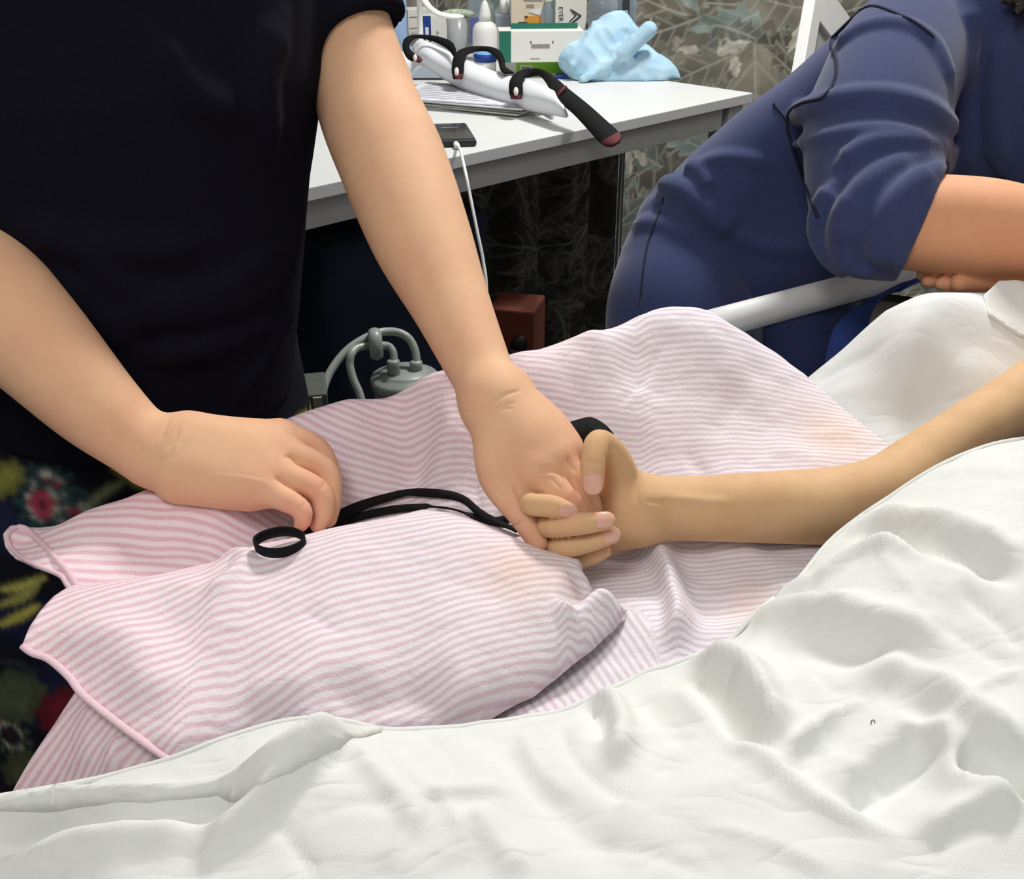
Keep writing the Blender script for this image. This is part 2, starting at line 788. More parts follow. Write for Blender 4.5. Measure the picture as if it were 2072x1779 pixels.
def grid_cloth(cl, poly, h, zfun=None):
    """mesh of a cloth inside the plan polygon; returns V, F and the grid XY"""
    poly = np.asarray(poly, float)
    lo, hi = poly.min(0) - 2 * h, poly.max(0) + 2 * h
    xs = np.arange(lo[0], hi[0], h)
    ys = np.arange(lo[1], hi[1], h)
    X, Y = np.meshgrid(xs, ys, indexing='ij')
    P = np.stack([X.ravel(), Y.ravel()], 1)
    nx, ny = len(xs), len(ys)
    I = np.arange(nx * ny).reshape(nx, ny)
    Q = np.stack([I[:-1, :-1], I[1:, :-1], I[1:, 1:], I[:-1, 1:]], -1).reshape(-1, 4)
    cen = P[Q].mean(1)
    Q = Q[inpoly(cen, poly)]
    cnt = np.bincount(Q.ravel(), minlength=nx * ny)
    bnd = (cnt > 0) & (cnt < 4)
    _, _, _, near = polydist(P[bnd], poly, closed=True)
    P[bnd] = near
    used = np.nonzero(cnt)[0]
    remap = np.full(nx * ny, -1)
    remap[used] = np.arange(len(used))
    P = P[used]
    Q = remap[Q]
    z = (zfun or cl.z)(P)
    return np.column_stack([P, z]), Q


def vnoise(P, scale, seed=0):
    """smooth value noise, P (n,2) or (n,3)"""
    P = np.asarray(P, float) * scale
    rs = np.random.RandomState(seed)
    D = P.shape[1]
    tab = rs.rand(4096) * 2 - 1
    i = np.floor(P).astype(np.int64)
    f = P - i
    f = f * f * (3 - 2 * f)
    out = np.zeros(len(P))
    pr = [73856093, 19349663, 83492791]
    for c in range(2 ** D):
        w = np.ones(len(P))
        hsh = np.zeros(len(P), dtype=np.int64)
        for k in range(D):
            b = (c >> k) & 1
            w *= f[:, k] if b else 1 - f[:, k]
            hsh ^= (i[:, k] + b) * pr[k]
        out += w * tab[hsh & 4095]
    return out

# ------------------------------------------------------------------ room shell
M = {}
M['floor'] = mat('floor_vinyl', lin(58, 54, 50), 0.45, noise=0.35, nscale=9)
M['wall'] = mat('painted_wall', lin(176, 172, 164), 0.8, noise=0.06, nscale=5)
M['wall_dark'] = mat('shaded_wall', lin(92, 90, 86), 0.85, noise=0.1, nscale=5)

obj('floor', [(-2.6, -2.5, 0), (3.2, -2.5, 0), (3.2, 4.2, 0), (-2.6, 4.2, 0)], [(0, 1, 2, 3)], M['floor'],
    smooth=False, kind='structure')
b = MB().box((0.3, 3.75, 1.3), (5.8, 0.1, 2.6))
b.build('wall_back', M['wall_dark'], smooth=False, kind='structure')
b = MB().box((-2.65, 0.8, 1.3), (0.1, 6.6, 2.6))
b.build('wall_left', M['wall'], smooth=False, kind='structure')
b = MB().box((3.25, 0.8, 1.3), (0.1, 6.6, 2.6))
b.build('wall_right', M['wall'], smooth=False, kind='structure')


# ------------------------------------------------------------------ patterned curtain
def leaf_paint(us, vs_, leaves, bg, px):
    """flat leaf print on a regular grid: later leaves cover earlier ones"""
    C = np.tile(np.array(bg, float), (len(us), len(vs_), 1))
    for (cx, cy, ang, L, wd, col, vein, lob, curl) in leaves:
        i0, i1 = np.searchsorted(us, [cx - L * 1.2, cx + L * 1.2])
        j0, j1 = np.searchsorted(vs_, [cy - L * 1.2, cy + L * 1.2])
        if i1 <= i0 or j1 <= j0:
            continue
        x, y = np.meshgrid(us[i0:i1] - cx, vs_[j0:j1] - cy, indexing='ij')
        ca, sa = math.cos(ang), math.sin(ang)
        a, b_ = x * ca + y * sa, -x * sa + y * ca
        t = a / L
        b_ = b_ - curl * L * t * t
        m = (t > 0) & (t < 1) & (np.abs(b_) < wd * 1.1)
        if not m.any():
            continue
        t, b_ = t[m], b_[m]
        s_ = b_ / wd
        prof = np.sin(np.pi * np.clip(t, 0.001, 1) ** 0.75) ** 0.8
        lobes = 1 - 0.38 * np.abs(np.sin(t * math.pi * lob - np.abs(s_) * 1.6)) ** 1.5
        edge = prof * lobes
        al = np.clip((edge - np.abs(s_)) * wd / px + 0.5, 0, 1)
        sh = np.where(s_ > 0, 1.0, 0.80) * (0.9 + 0.2 * np.sin(t * 9 + s_ * 3))
        c = np.array(col)[None, :] * sh[:, None]
        fr = (t * lob - np.abs(s_) * 1.1) % 1.0
        vm = np.clip(1 - np.abs(b_) / (0.0045 * (1.3 - t)), 0, 1)
        vs2 = np.clip(1 - np.abs(fr - 0.5) / 0.14, 0, 1) * 0.55
        rim = np.clip(1 - (edge - np.abs(s_)) * wd / 0.006, 0, 1) * 0.4
        vv_ = np.maximum(np.maximum(vm, vs2), rim)[:, None]
        c = c * (1 - vv_) + np.array(vein)[None, :] * vv_
        blk = C[i0:i1, j0:j1]
        blk[m] = blk[m] * (1 - al[:, None]) + c * al[:, None]
    return C.reshape(-1, 3)


rs = np.random.RandomState(4)
cw, ch = 2.2, 1.75
nu, nv = 620, 470
X0 = -0.62
uu = np.linspace(0, cw, nu)
vv = np.linspace(0, ch, nv)
U, V = np.meshgrid(uu, vv, indexing='ij')
U, V = U.ravel(), V.ravel()
cols = [lin(142, 138, 124), lin(158, 152, 136), lin(126, 132, 124), lin(150, 168, 160), lin(132, 126, 110), lin(112, 110, 98)]
leaves = []
for i in range(340):
    cx, cy = rs.rand() * (cw + 0.4) - 0.2, rs.rand() * (ch + 0.4) - 0.2
    a = rs.rand() * 6.283
    n = rs.randint(2, 6)
    for j in range(n):
        L = 0.16 + 0.20 * rs.rand()
        c = cols[rs.randint(len(cols))][:3]
        leaves.append((cx, cy, a + (j - n / 2) * 0.6, L, L * (0.16 + 0.10 * rs.rand()), c,
                       lin(186, 183, 170)[:3], 4 + rs.randint(4), rs.randn() * 0.35))
    if rs.rand() < 0.75:
        leaves.append((cx + 0.1 * rs.randn(), cy + 0.1 * rs.randn(), rs.rand() * 6.28, 0.05 + 0.05 * rs.rand(), 0.014 + .008 * rs.rand(), lin(226, 220, 204)[:3],
                       lin(186, 180, 166)[:3], 3, rs.randn() * 0.6))
print_col = leaf_paint(uu, vv, leaves, lin(122, 118, 105)[:3], cw / nu)
cyv = 3.30 + 0.016 * np.sin(U * 19) + 0.022 * np.sin(U * 7.3 + 1.2) * (0.6 + 0.4 * np.cos(V * 1.3)) - 0.10 * (U - 0.3)
Vc = np.column_stack([U + X0, cyv, V + 0.03])
I = np.arange(nu * nv).reshape(nu, nv)
Q = np.stack([I[:-1, :-1], I[1:, :-1], I[1:, 1:], I[:-1, 1:]], -1).reshape(-1, 4)
M['curtain'] = mat('leaf_print_curtain', (1, 1, 1, 1), 0.8, noise=0.28, nscale=22, attr='print')
o = obj('curtain', Vc, Q, M['curtain'], label='grey-green leaf-print curtain hanging behind the white desk', cat='curtain')
cattr(o, 'print', np.minimum(print_col * 1.3, .9))

# ------------------------------------------------------------------ bed
BU = A(0.848, 0.530, 0.0)       # along the bed, towards the pillow
BN = A(-0.530, 0.848, 0.0)      # across the bed, towards the far side
BZ = A(0, 0, 1)
FAR = 0.69                      # far edge of the mattress, measured along BN


def bed(s, n, z):
    return BU * s + BN * n + BZ * z


M['mattress'] = mat('mattress_cover', lin(70, 84, 120), 0.7, noise=0.1, nscale=60)
M['steel'] = mat('white_powder_coat', lin(226, 226, 224), 0.38, noise=0.05, nscale=20)
M['castor'] = mat('castor_rubber', lin(40, 40, 42), 0.6, noise=0.1)
base = bed(0.45, FAR - 0.45, 0.0)
bedo = empty('hospital_bed', base, 'white hospital bed with tubular side rail under the bedding', 'bed')
ax = [BU, BN, BZ]
b = MB().box(bed(0.62, FAR - 0.45, 0.44), (2.0, 0.90, 0.14), ax)
bev(b.build('mattress', M['mattress'], bedo, smooth=False), 0.03, 3)
b = MB().box(bed(0.62, FAR - 0.45, 0.345), (2.04, 0.92, 0.05), ax)
bev(b.build('bed_frame', M['steel'], bedo, smooth=False), 0.008)
for s_ in (-0.25, 1.5):
    for n_ in (FAR - 0.06, FAR - 0.84):
        b = MB().tube([bed(s_, n_, 0.33), bed(s_, n_, 0.08)], 0.02, 14)
        lg = b.build('leg', M['steel'], bedo)
        b = MB().lathe(bed(s_, n_ - 0.012, 0.045), [(0.0, 0), (0.04, 0.001), (0.045, 0.012), (0.04, 0.024), (0, 0.025)], 20, BN)
        b.build('castor', M['castor'], lg)
# side rail: tube seen between the striped cloth and the pillow
r0, r1 = W(1400, 668, 1.135), W(1850, 548, 1.30)
dirr = unit(r1 - r0)
b = MB().tube([r0 - dirr * 0.02, r0 + dirr * 0.05, r1 - dirr * 0.05, r1 + dirr * 0.55], 0.0165, 20)
rail = b.build('side_rail', M['steel'], bedo)
for k in (0.0, 0.95):
    p = r0 + dirr * k
    b = MB().tube([p, p - BZ * 0.2, A(p[0], p[1], 0.34)], 0.013, 14)
    b.build('rail_post', M['steel'], rail)

# ------------------------------------------------------------------ cloth materials
def striped(name):
    m = bpy.data.materials.new(name)
    m.use_nodes = True
    nt = m.node_tree
    N = nt.nodes.new
    L = nt.links.new
    b = nt.nodes['Principled BSDF']
    b.inputs['Roughness'].default_value = 0.85
    b.inputs['Specular IOR Level'].default_value = 0.2
    at = N('ShaderNodeAttribute')
    at.attribute_name = 'stripe'
    tn = N('ShaderNodeAttribute')
    tn.attribute_name = 'tint'
    pc = N('ShaderNodeAttribute')
    pc.attribute_name = 'stain'
    tc = N('ShaderNodeTexCoord')
    nz = N('ShaderNodeTexNoise')
    nz.inputs['Scale'].default_value = 160
    nz.inputs['Detail'].default_value = 5
    L(tc.outputs['Object'], nz.inputs['Vector'])
    nz2 = N('ShaderNodeTexNoise')
    nz2.inputs['Scale'].default_value = 600
    nz2.inputs['Detail'].default_value = 3
    L(tc.outputs['Object'], nz2.inputs['Vector'])
    # wobble of the woven stripe edge
    wob = N('ShaderNodeMath'); wob.operation = 'MULTIPLY_ADD'
    L(nz.outputs['Fac'], wob.inputs[0]); wob.inputs[1].default_value = 1.1
    L(at.outputs['Fac'], wob.inputs[2])
    sn = N('ShaderNodeMath'); sn.operation = 'SINE'
    L(wob.outputs[0], sn.inputs[0])
    mr = N('ShaderNodeMapRange')
    mr.interpolation_type = 'SMOOTHSTEP'
    mr.inputs['From Min'].default_value = -0.55
    mr.inputs['From Max'].default_value = 0.75
    L(sn.outputs[0], mr.inputs['Value'])
    fb = N('ShaderNodeMapRange')
    fb.inputs['From Min'].default_value = 0.35
    fb.inputs['From Max'].default_value = 0.65
    fb.inputs['To Min'].default_value = 0.72
    fb.inputs['To Max'].default_value = 1.0
    L(nz2.outputs['Fac'], fb.inputs['Value'])
    mu = N('ShaderNodeMath'); mu.operation = 'MULTIPLY'
    L(mr.outputs['Result'], mu.inputs[0]); L(fb.outputs['Result'], mu.inputs[1])
    pk = N('ShaderNodeMix'); pk.data_type = 'RGBA'
    pk.inputs['A'].default_value = lin(221, 203, 213)
    pk.inputs['B'].default_value = lin(232, 180, 193)
    L(tn.outputs['Fac'], pk.inputs['Factor'])
    wt = N('ShaderNodeMix'); wt.data_type = 'RGBA'
    wt.inputs['A'].default_value = lin(240, 234, 238)
    wt.inputs['B'].default_value = lin(246, 224, 228)
    L(tn.outputs['Fac'], wt.inputs['Factor'])
    mx = N('ShaderNodeMix'); mx.data_type = 'RGBA'
    L(mu.outputs[0], mx.inputs['Factor'])
    L(wt.outputs['Result'], mx.inputs['A']); L(pk.outputs['Result'], mx.inputs['B'])
    st = N('ShaderNodeMix'); st.data_type = 'RGBA'; st.blend_type = 'MULTIPLY'
    L(pc.outputs['Fac'], st.inputs['Factor'])
    L(mx.outputs['Result'], st.inputs['A'])
    st.inputs['B'].default_value = (1.0, 0.86, 0.70, 1)
    L(st.outputs['Result'], b.inputs['Base Color'])
    bp = N('ShaderNodeBump')
    bp.inputs['Strength'].default_value = 0.35
    bp.inputs['Distance'].default_value = 0.0012
    ad = N('ShaderNodeMath'); ad.operation = 'ADD'
    L(nz.outputs['Fac'], ad.inputs[0]); L(nz2.outputs['Fac'], ad.inputs[1])
    L(ad.outputs[0], bp.inputs['Height'])
    L(bp.outputs['Normal'], b.inputs['Normal'])
    return m


M['pink'] = striped('pink_striped_cotton')
M['pinkhem'] = mat('pink_hem', lin(238, 205, 213), 0.85, noise=0.06, nscale=200, bump=0.3, bscale=700)
M['sheet'] = mat('white_sheet_cotton', lin(234, 235, 230), 0.85, noise=0.035, nscale=25, bump=0.16, bscale=900, spec=0.2)
M['sheet2'] = mat('white_pillow_cotton', lin(236, 236, 233), 0.85, noise=0.02, nscale=12, bump=0.08, bscale=500, spec=0.2)

def crinkle(m, scale, dist):
    """fine ridged creases as surface relief"""
    nt = m.node_tree
    N, L = nt.nodes.new, nt.links.new
    b = nt.nodes['Principled BSDF']
    tc = N('ShaderNodeTexCoord')
    prev = b.inputs['Normal'].links[0].from_socket if b.inputs['Normal'].links else None
    for sc_, ds_ in ((scale, dist), (scale * 2.3, dist * .45)):
        mp = N('ShaderNodeMapping')
        mp.inputs['Rotation'].default_value = (0, 0, 0.7 if sc_ == scale else -0.5)
        mp.inputs['Scale'].default_value = (1, 2.1, 1)
        L(tc.outputs['Object'], mp.inputs['Vector'])
        nz = N('ShaderNodeTexNoise')
        nz.inputs['Scale'].default_value = sc_
        nz.inputs['Detail'].default_value = 1.5
        nz.inputs['Distortion'].default_value = 0.4
        L(mp.outputs['Vector'], nz.inputs['Vector'])
        sb = N('ShaderNodeMath'); sb.operation = 'SUBTRACT'; sb.inputs[1].default_value = 0.5
        L(nz.outputs['Fac'], sb.inputs[0])
        ab = N('ShaderNodeMath'); ab.operation = 'ABSOLUTE'
        L(sb.outputs[0], ab.inputs[0])
        mn = N('ShaderNodeMath'); mn.operation = 'MINIMUM'; mn.inputs[1].default_value = 0.10
        L(ab.outputs[0], mn.inputs[0])
        bp = N('ShaderNodeBump')
        bp.inputs['Strength'].default_value = 1.0
        bp.inputs['Distance'].default_value = ds_
        L(mn.outputs[0], bp.inputs['Height'])
        if prev is not None:
            L(prev, bp.inputs['Normal'])
        prev = bp.outputs['Normal']
    L(prev, b.inputs['Normal'])


crinkle(M['sheet'], 8.0, 0.010)
crinkle(M['sheet2'], 7.0, 0.005)
crinkle(M['pink'], 13.0, 0.0035)
PERIOD = 0.0063


def stripe_attrs(o, V, phase, tint, stains):
    fattr(o, 'stripe', phase)
    fattr(o, 'tint', tint)
    st = np.zeros(len(V))
    for (c, r, a) in stains:
        d2 = ((V[:, :2] - c[:2]) ** 2).sum(1)
        st = np.maximum(st, a * np.exp(-d2 / (r * r)))
    fattr(o, 'stain', st)


def arc_phase(cl, V, slope_fun):
    """stripe phase: length along the cloth measured across the stripes"""
    lo, hi = V[:, :2].min(0) - 0.01, V[:, :2].max(0) + 0.01
    h = 0.004
    xs, ys = np.arange(lo[0], hi[0] + h, h), np.arange(lo[1], hi[1] + h, h)
    X, Y = np.meshgrid(xs, ys, indexing='ij')
    Z = cl.z(np.stack([X.ravel(), Y.ravel()], 1)).reshape(X.shape)
    dz = np.gradient(Z, h, axis=1)
    S = np.cumsum(np.sqrt(1 + np.clip(dz, -1.6, 1.6) ** 2), axis=1) * h
    j = np.argmin(np.abs(ys - 0.72))
    S = S - S[:, j:j + 1] + 0.72
    gx = (V[:, 0] - xs[0]) / h
    gy = (V[:, 1] - ys[0]) / h
    i0 = np.clip(gx.astype(int), 0, len(xs) - 2)
    j0 = np.clip(gy.astype(int), 0, len(ys) - 2)
    fx, fy = gx - i0, gy - j0
    s_ = (S[i0, j0] * (1 - fx) * (1 - fy) + S[i0 + 1, j0] * fx * (1 - fy) + S[i0, j0 + 1] * (1 - fx) * fy
          + S[i0 + 1, j0 + 1] * fx * fy)
    s_ = s_ + slope_fun(V)
    return s_ * 2 * math.pi / PERIOD


# ------------------------------------------------------------------ striped cloth: lower layer (ridge, valley, right side)
ridge_px = [(30, 1062, .700), (170, 1036, .715), (300, 988, .722), (430, 925, .730), (560, 862, .737), (700, 815, .752),
            (850, 776, .766), (1050, 715, .782), (1200, 672, .795), (1300, 640, .801), (1390, 622, .805), (1440, 634, .800)]
under_ctrl = ridge_px + [
    (1530, 690, .778), (1620, 757, .755), (1700, 830, .735), (1805, 912, .722),
    (1300, 750, .765), (1300, 850, .737), (1420, 800, .752), (1550, 850, .732), (1450, 940, .712), (1650, 930, .718),
    (1100, 790, .760), (1180, 850, .735), (900, 870, .742), (750, 880, .732), (700, 970, .705), (850, 950, .702),
    (1000, 980, .694), (1050, 1100, .680), (1250, 1000, .688), (1300, 1120, .682), (1250, 1100, .678), (1450, 1080, .688), (1600, 1080, .692), (1700, 1060, .694),
    (560, 960, .712), (450, 1040, .712), (300, 1060, .712), (150, 1100, .708), (40, 1100, .694), (130, 1170, .700),
    (1500, 1180, .684), (1620, 1150, .69), (1400, 1250, .676), (1520, 1240, .682), (1290, 1230, .684), (1300, 1340, .672),
    (1150, 1400, .668), (960, 1470, .664), (1330, 1290, .678),
    (600, 1150, .672), (800, 1200, .668), (400, 1250, .668), (700, 1400, .650), (300, 1350, .655), (500, 1500, .645), (1100, 1250, .672)]
ext = []
for px, py, z in ridge_px:
    p = WZ(px, py, z)
    hgt = 0.0 if px > 200 else 0.25
    for dd, dz in ((0.03, 0.026), (0.07, 0.09), (0.11, 0.20)):
        q = p + BN * dd
        ext.append((q[0], q[1], z - dz))
under = Cloth(under_ctrl, ext, lam=1.5e-5)
under.extra.append(lambda X: 0.0012 * vnoise(X @ np.array([[0.9, 0.3], [-0.4, 1.0]]) * A(1, 2.2), 26, 1)
                   + 0.0007 * vnoise(X * A(1, 1.6), 70, 2) + 0.0022 * np.abs(vnoise(X @ np.array([[0.8, 0.6], [-0.5, 0.9]]), 15, 26)))
under.fold([(1150, 900), (1210, 860), (1290, 800), (1350, 700)], 0.010, 0.0035, 'ridge')
under.fold([(1240, 845), (1300, 780), (1345, 690)], 0.0035, -0.0030, 'sharp')
under.fold([(1380, 660), (1480, 760), (1560, 850), (1600, 930)], 0.016, 0.004, 'ridge')
under.fold([(1420, 900), (1500, 800), (1560, 740)], 0.010, -0.003, 'ridge')
under.fold([(1380, 900), (1430, 960), (1480, 1000)], 0.006, -0.003, 'ridge')
under.fold([(620, 900), (720, 910), (860, 880), (940, 840)], 0.012, 0.004, 'ridge')
under.fold([(680, 950), (780, 930), (900, 940)], 0.009, -0.004, 'ridge')
under.fold([(700, 850), (830, 830), (930, 800)], 0.010, -0.003, 'ridge')
under.fold([(960, 985), (1000, 1020), (1040, 1060)], 0.016, 0.012, 'ridge')
under.fold([(1240, 1115), (1310, 1120), (1345, 1180), (1366, 1260), (1350, 1330)], 0.013, 0.019, 'step')
under.fold([(1300, 1130), (1400, 1095), (1480, 1110), (1560, 1105)], 0.012, 0.006, 'ridge')
under.fold([(1330, 1190), (1400, 1230), (1500, 1230), (1600, 1190)], 0.012, -0.004, 'ridge')
under.fold([(200, 1040), (300, 1060), (420, 1050), (560, 1040)], 0.010, 0.004, 'ridge')
under.fold([(230, 1090), (330, 1110), (450, 1090)], 0.009, -0.004, 'ridge')
pinko = empty('striped_bed_cloth', bed(0.3, 0.45, 0.62), 'crumpled pink and white striped cloth heaped under the clasped hands', 'blanket')


def pl(cl, pts, off=0.0):
    return [tuple(cl.hit(x, y, base=True)[:2]) for x, y in pts]


back = [tuple((WZ(px, py, z) + BN * (0.09 if px > 200 else 0.02))[:2]) for px, py, z in ridge_px]
right = [tuple(WZ(px, py, z)[:2]) for px, py, z in ((1452, 628, .80), (1535, 688, .778), (1625, 755, .755), (1705, 826, .735), (1812, 912, .722))]
rest = pl(under, [(1800, 1010), (1740, 1090), (1600, 1230), (1450, 1360), (1320, 1420), (1150, 1500), (960, 1530), (600, 1560),
                  (420, 1420), (260, 1300), (135, 1190), (128, 1168), (70, 1150), (30, 1128), (12, 1105), (6, 1082), (22, 1062)])
outline = back[1:] + right + rest
V, Q = grid_cloth(under, outline, 0.0024)
po = obj('lower_layer', V, Q, M['pink'], pinko)


def slope_u(V):
    y = np.clip((V[:, 1] - 0.62) / 0.28, 0, 1)
    return V[:, 0] * (-0.10 + 0.24 * y) + 0.012 * vnoise(V[:, :2], 9, 5)


P_st = [(under.hit(1690, 875), 0.035, 0.8), (under.hit(1520, 1215), 0.022, 0.6)]


def tint_of(V):
    return np.clip(0.28 - (V[:, 0] + 0.02) * 1.9 + 0.25 * vnoise(V[:, :2], 8, 9), 0.0, 1)  # pinker to the left: colour cast of the light painted in with cloth hue


ph = arc_phase(under, V, slope_u)
# the turned-under corner at the front right shows its stripes running steeply
cxy = under.hit(1150, 1400)[:2]
e1, e2 = under.hit(1262, 1228)[:2], under.hit(930, 1475)[:2]
corner = np.array([e1, under.hit(1310, 1250)[:2], under.hit(1345, 1370)[:2], under.hit(1100, 1500)[:2], under.hit(900, 1530)[:2], under.hit(880, 1450)[:2]])
inside = inpoly(V[:, :2], corner)
dr = unit(WZ(1120, 1460, .67)[:2] - WZ(1050, 1360, .67)[:2])
nr = A(-dr[1], dr[0])
ph = np.where(inside, (V[:, :2] @ nr + 0.003 * vnoise(V[:, :2], 20, 6)) * 2 * math.pi / PERIOD, ph)
stripe_attrs(po, V, ph, tint_of(V), P_st)
solid(po, 0.002)
under_tree = bvh(V, Q)

# ------------------------------------------------------------------ striped cloth: upper fold in front
over_ctrl = [
    (45, 1310, .700), (100, 1335, .694), (170, 1410, .684), (250, 1470, .680), (350, 1543, .676),
    (135, 1192, .701), (250, 1180, .708), (350, 1160, .712), (440, 1140, .716), (480, 1122, .720), (560, 1102, .724), (640, 1082, .730),
    (700, 1072, .734), (790, 1050, .738), (870, 1036, .741), (930, 1046, .739), (1000, 1076, .733), (1060, 1104, .727),
    (1120, 1126, .722), (1180, 1140, .716),
    (1215, 1200, .705), (1268, 1216, .698), (1200, 1290, .693), (1080, 1380, .685), (930, 1472, .676),
    (160, 1280, .707), (250, 1250, .711), (250, 1380, .696), (400, 1250, .716), (400, 1400, .698), (520, 1480, .684),
    (560, 1180, .724), (560, 1320, .712), (700, 1150, .732), (700, 1280, .718), (700, 1400, .700), (850, 1120, .736), (850, 1260, .718),
    (850, 1380, .698), (1000, 1180, .725), (1000, 1300, .708), (1100, 1230, .713), (1150, 1190, .714), (620, 1470, .690), (800, 1465, .684)]
oext = []
for px, py, z in over_ctrl[5:20]:
    p = WZ(px, py, z)
    q = p + A(0.03, 0.9, 0) * 0.035
    oext.append((q[0], q[1], z - 0.020))
    q = p + A(0.03, 0.9, 0) * 0.075
    oext.append((q[0], q[1], z - 0.055))
for px, py, z in ((350, 1600, .66), (620, 1560, .665), (930, 1540, .655)):
    oext.append(tuple(WZ(px, py, z)))
over = Cloth(over_ctrl, oext, lam=2e-6)
over.extra.append(lambda X: 0.0011 * vnoise(X @ np.array([[0.9, 0.3], [-0.5, 1.0]]) * A(1, 2), 24, 3)
                  + 0.0006 * vnoise(X * A(1, 1.6), 75, 4) + 0.0022 * np.abs(vnoise(X @ np.array([[0.8, 0.5], [-0.6, 0.9]]), 14, 27)))
over.fold([(430, 1150), (470, 1128), (500, 1132), (470, 1170), (400, 1215)], 0.008, 0.006, 'ridge')
over.fold([(250, 1200), (330, 1230), (390, 1300), (420, 1380)], 0.018, -0.005, 'ridge')
over.fold([(180, 1260), (260, 1300), (290, 1360), (330, 1430)], 0.014, 0.004, 'ridge')
over.fold([(600, 1230), (640, 1250), (690, 1290)], 0.0028, -0.0022, 'sharp')
over.fold([(690, 1480), (740, 1440), (830, 1420), (940, 1420)], 0.012, -0.008, 'ridge')
over.fold([(700, 1470), (780, 1455), (860, 1462), (930, 1460)], 0.008, 0.004, 'ridge')
over.fold([(1140, 1240), (1165, 1215), (1178, 1185), (1180, 1150)], 0.008, -0.012, 'ridge')
over.fold([(1120, 1262), (1170, 1235), (1215, 1216), (1262, 1214)], 0.008, 0.010, 'ridge')
over.fold([(820, 1330), (880, 1290), (950, 1270)], 0.004, -0.0016, 'sharp')
over.fold([(480, 1400), (600, 1380), (700, 1330)], 0.008, 0.0026, 'ridge')
over.fold([(520, 1440), (640, 1410), (760, 1370)], 0.009, -0.003, 'ridge')
crest = [(250, 1172), (350, 1150), (435, 1132), (480, 1113), (560, 1092), (640, 1072), (700, 1063), (790, 1042), (870, 1029), (930, 1040), (1000, 1070),
         (1060, 1098), (1120, 1120)]
zs = {p: z for p, z in zip(crest, (.707, .711, .715, .719, .723, .729, .733, .737, .740, .738, .732, .726, .721))}
bk = [tuple((WZ(p[0], p[1], zs[p]) + A(0.03, 0.9, 0) * 0.07)[:2]) for p in crest]
edge_r = [tuple(WZ(px, py, z)[:2]) for px, py, z in ((1182, 1138, .717), (1200, 1165, .711), (1212, 1196, .704), (1240, 1203, .702), (1272, 1213, .697), (1255, 1245, .695), (1200, 1296, .692), (1080, 1386, .684), (930, 1480, .675))]
hem = [(350, 1548, .675), (250, 1474, .680), (172, 1412, .684), (140, 1372, .688), (100, 1337, .694), (70, 1326, .697), (44, 1310, .700),
       (60, 1290, .700), (95, 1245, .701), (135, 1192, .701)]
edge_l = [tuple(WZ(px, py, z)[:2]) for px, py, z in hem]
bot = [tuple(WZ(px, py, z)[:2]) for px, py, z in ((800, 1560, .66), (550, 1590, .66))]
outline2 = bk + edge_r + bot + edge_l


def over_z(X):
    z = over.z(X)
    # the free right edge rolls over and down on to the lower layer
    d, _, _, _ = polydist(X, np.array(edge_r))
    z = z - 0.010 * np.exp(-(d / 0.004) ** 1.0)
    return z


V, Q = grid_cloth(over, outline2, 0.0024, over_z)
fo = obj('front_fold', V, Q, M['pink'], pinko)


def slope_o(V):
    y = np.clip((V[:, 1] - 0.50) / 0.22, 0, 1)
    x = np.clip((V[:, 0] + 0.2) / 0.25, 0, 1)
    return V[:, 0] * (-0.50 + 0.26 * y) + 0.008 * vnoise(V[:, :2], 8, 8)


stripe_attrs(fo, V, arc_phase(over, V, slope_o), tint_of(V), [(over.hit(1050, 1150), 0.028, 0.8), (over.hit(1140, 1165), 0.015, 0.6)])
solid(fo, 0.0022)
over_tree = bvh(V, Q)


def on_pink(px, py):
    best = None
    for t in (over_tree, under_tree):
        p, n = shoot(t, px, py)
        if p is not None and (best is None or np.linalg.norm(p - CAM) < np.linalg.norm(best[0] - CAM)):
            best = (p, n)
    return best


# stitched hems along the free left edges
def hem_strip(name, pts, r=0.0022):
    P = spline(np.array([WZ(*p) for p in pts]), 6)
    MB().tube(P + A(0, 0, 0.001), r, 8, flat=0.7).build(name, M['pinkhem'], pinko)


hem_strip('hem', [(352, 1548, .677), (250, 1474, .682), (172, 1412, .686), (140, 1372, .690), (100, 1337, .696), (66, 1324, .699), (46, 1309, .702)], 0.0028)
hp = [under.hit(x, y) + A(0, 0, 0.0006) for x, y in ((36, 1068), (52, 1072), (70, 1087), (92, 1108), (116, 1135), (138, 1160), (158, 1192), (175, 1215))]
MB().tube(spline(np.array(hp), 6), 0.0026, 8).build('hem', M['pinkhem'], pinko)
hp = [under.hit(x, y) + A(0, 0, 0.0004) for x, y in ((36, 1068), (20, 1078), (15, 1092), (24, 1110), (45, 1130), (80, 1148), (122, 1166), (138, 1188), (160, 1210))]
MB().tube(spline(np.array(hp), 6), 0.0019, 8).build('hem', M['pinkhem'], pinko)
# lowest layer hanging at the left end
low_ctrl = [(160, 1395, .672), (60, 1540, .640), (20, 1612, .622), (235, 1500, .668), (225, 1570, .655), (400, 1560, .664), (120, 1600, .632), (330, 1500, .672), (150, 1500, .655)]
low = Cloth(low_ctrl, [tuple(WZ(0, 1700, .60)), tuple(WZ(300, 1700, .64))], lam=2e-6)
low.fold([(180, 1420), (175, 1500), (160, 1580)], 0.010, 0.005, 'ridge')
low.fold([(240, 1490), (228, 1530), (228, 1570)], 0.007, 0.006, 'step')
poly = [tuple(WZ(px, py, z)[:2]) for px, py, z in ((158, 1392, .672), (110, 1465, .657), (60, 1540, .640), (15, 1615, .622), (-10, 1660, .61), (150, 1680, .62), (420, 1600, .65), (420, 1540, .665), (300, 1480, .672), (220, 1420, .675))]
V, Q = grid_cloth(low, poly, 0.003)
lo_ = obj('hanging_end', V, Q, M['pink'], pinko)
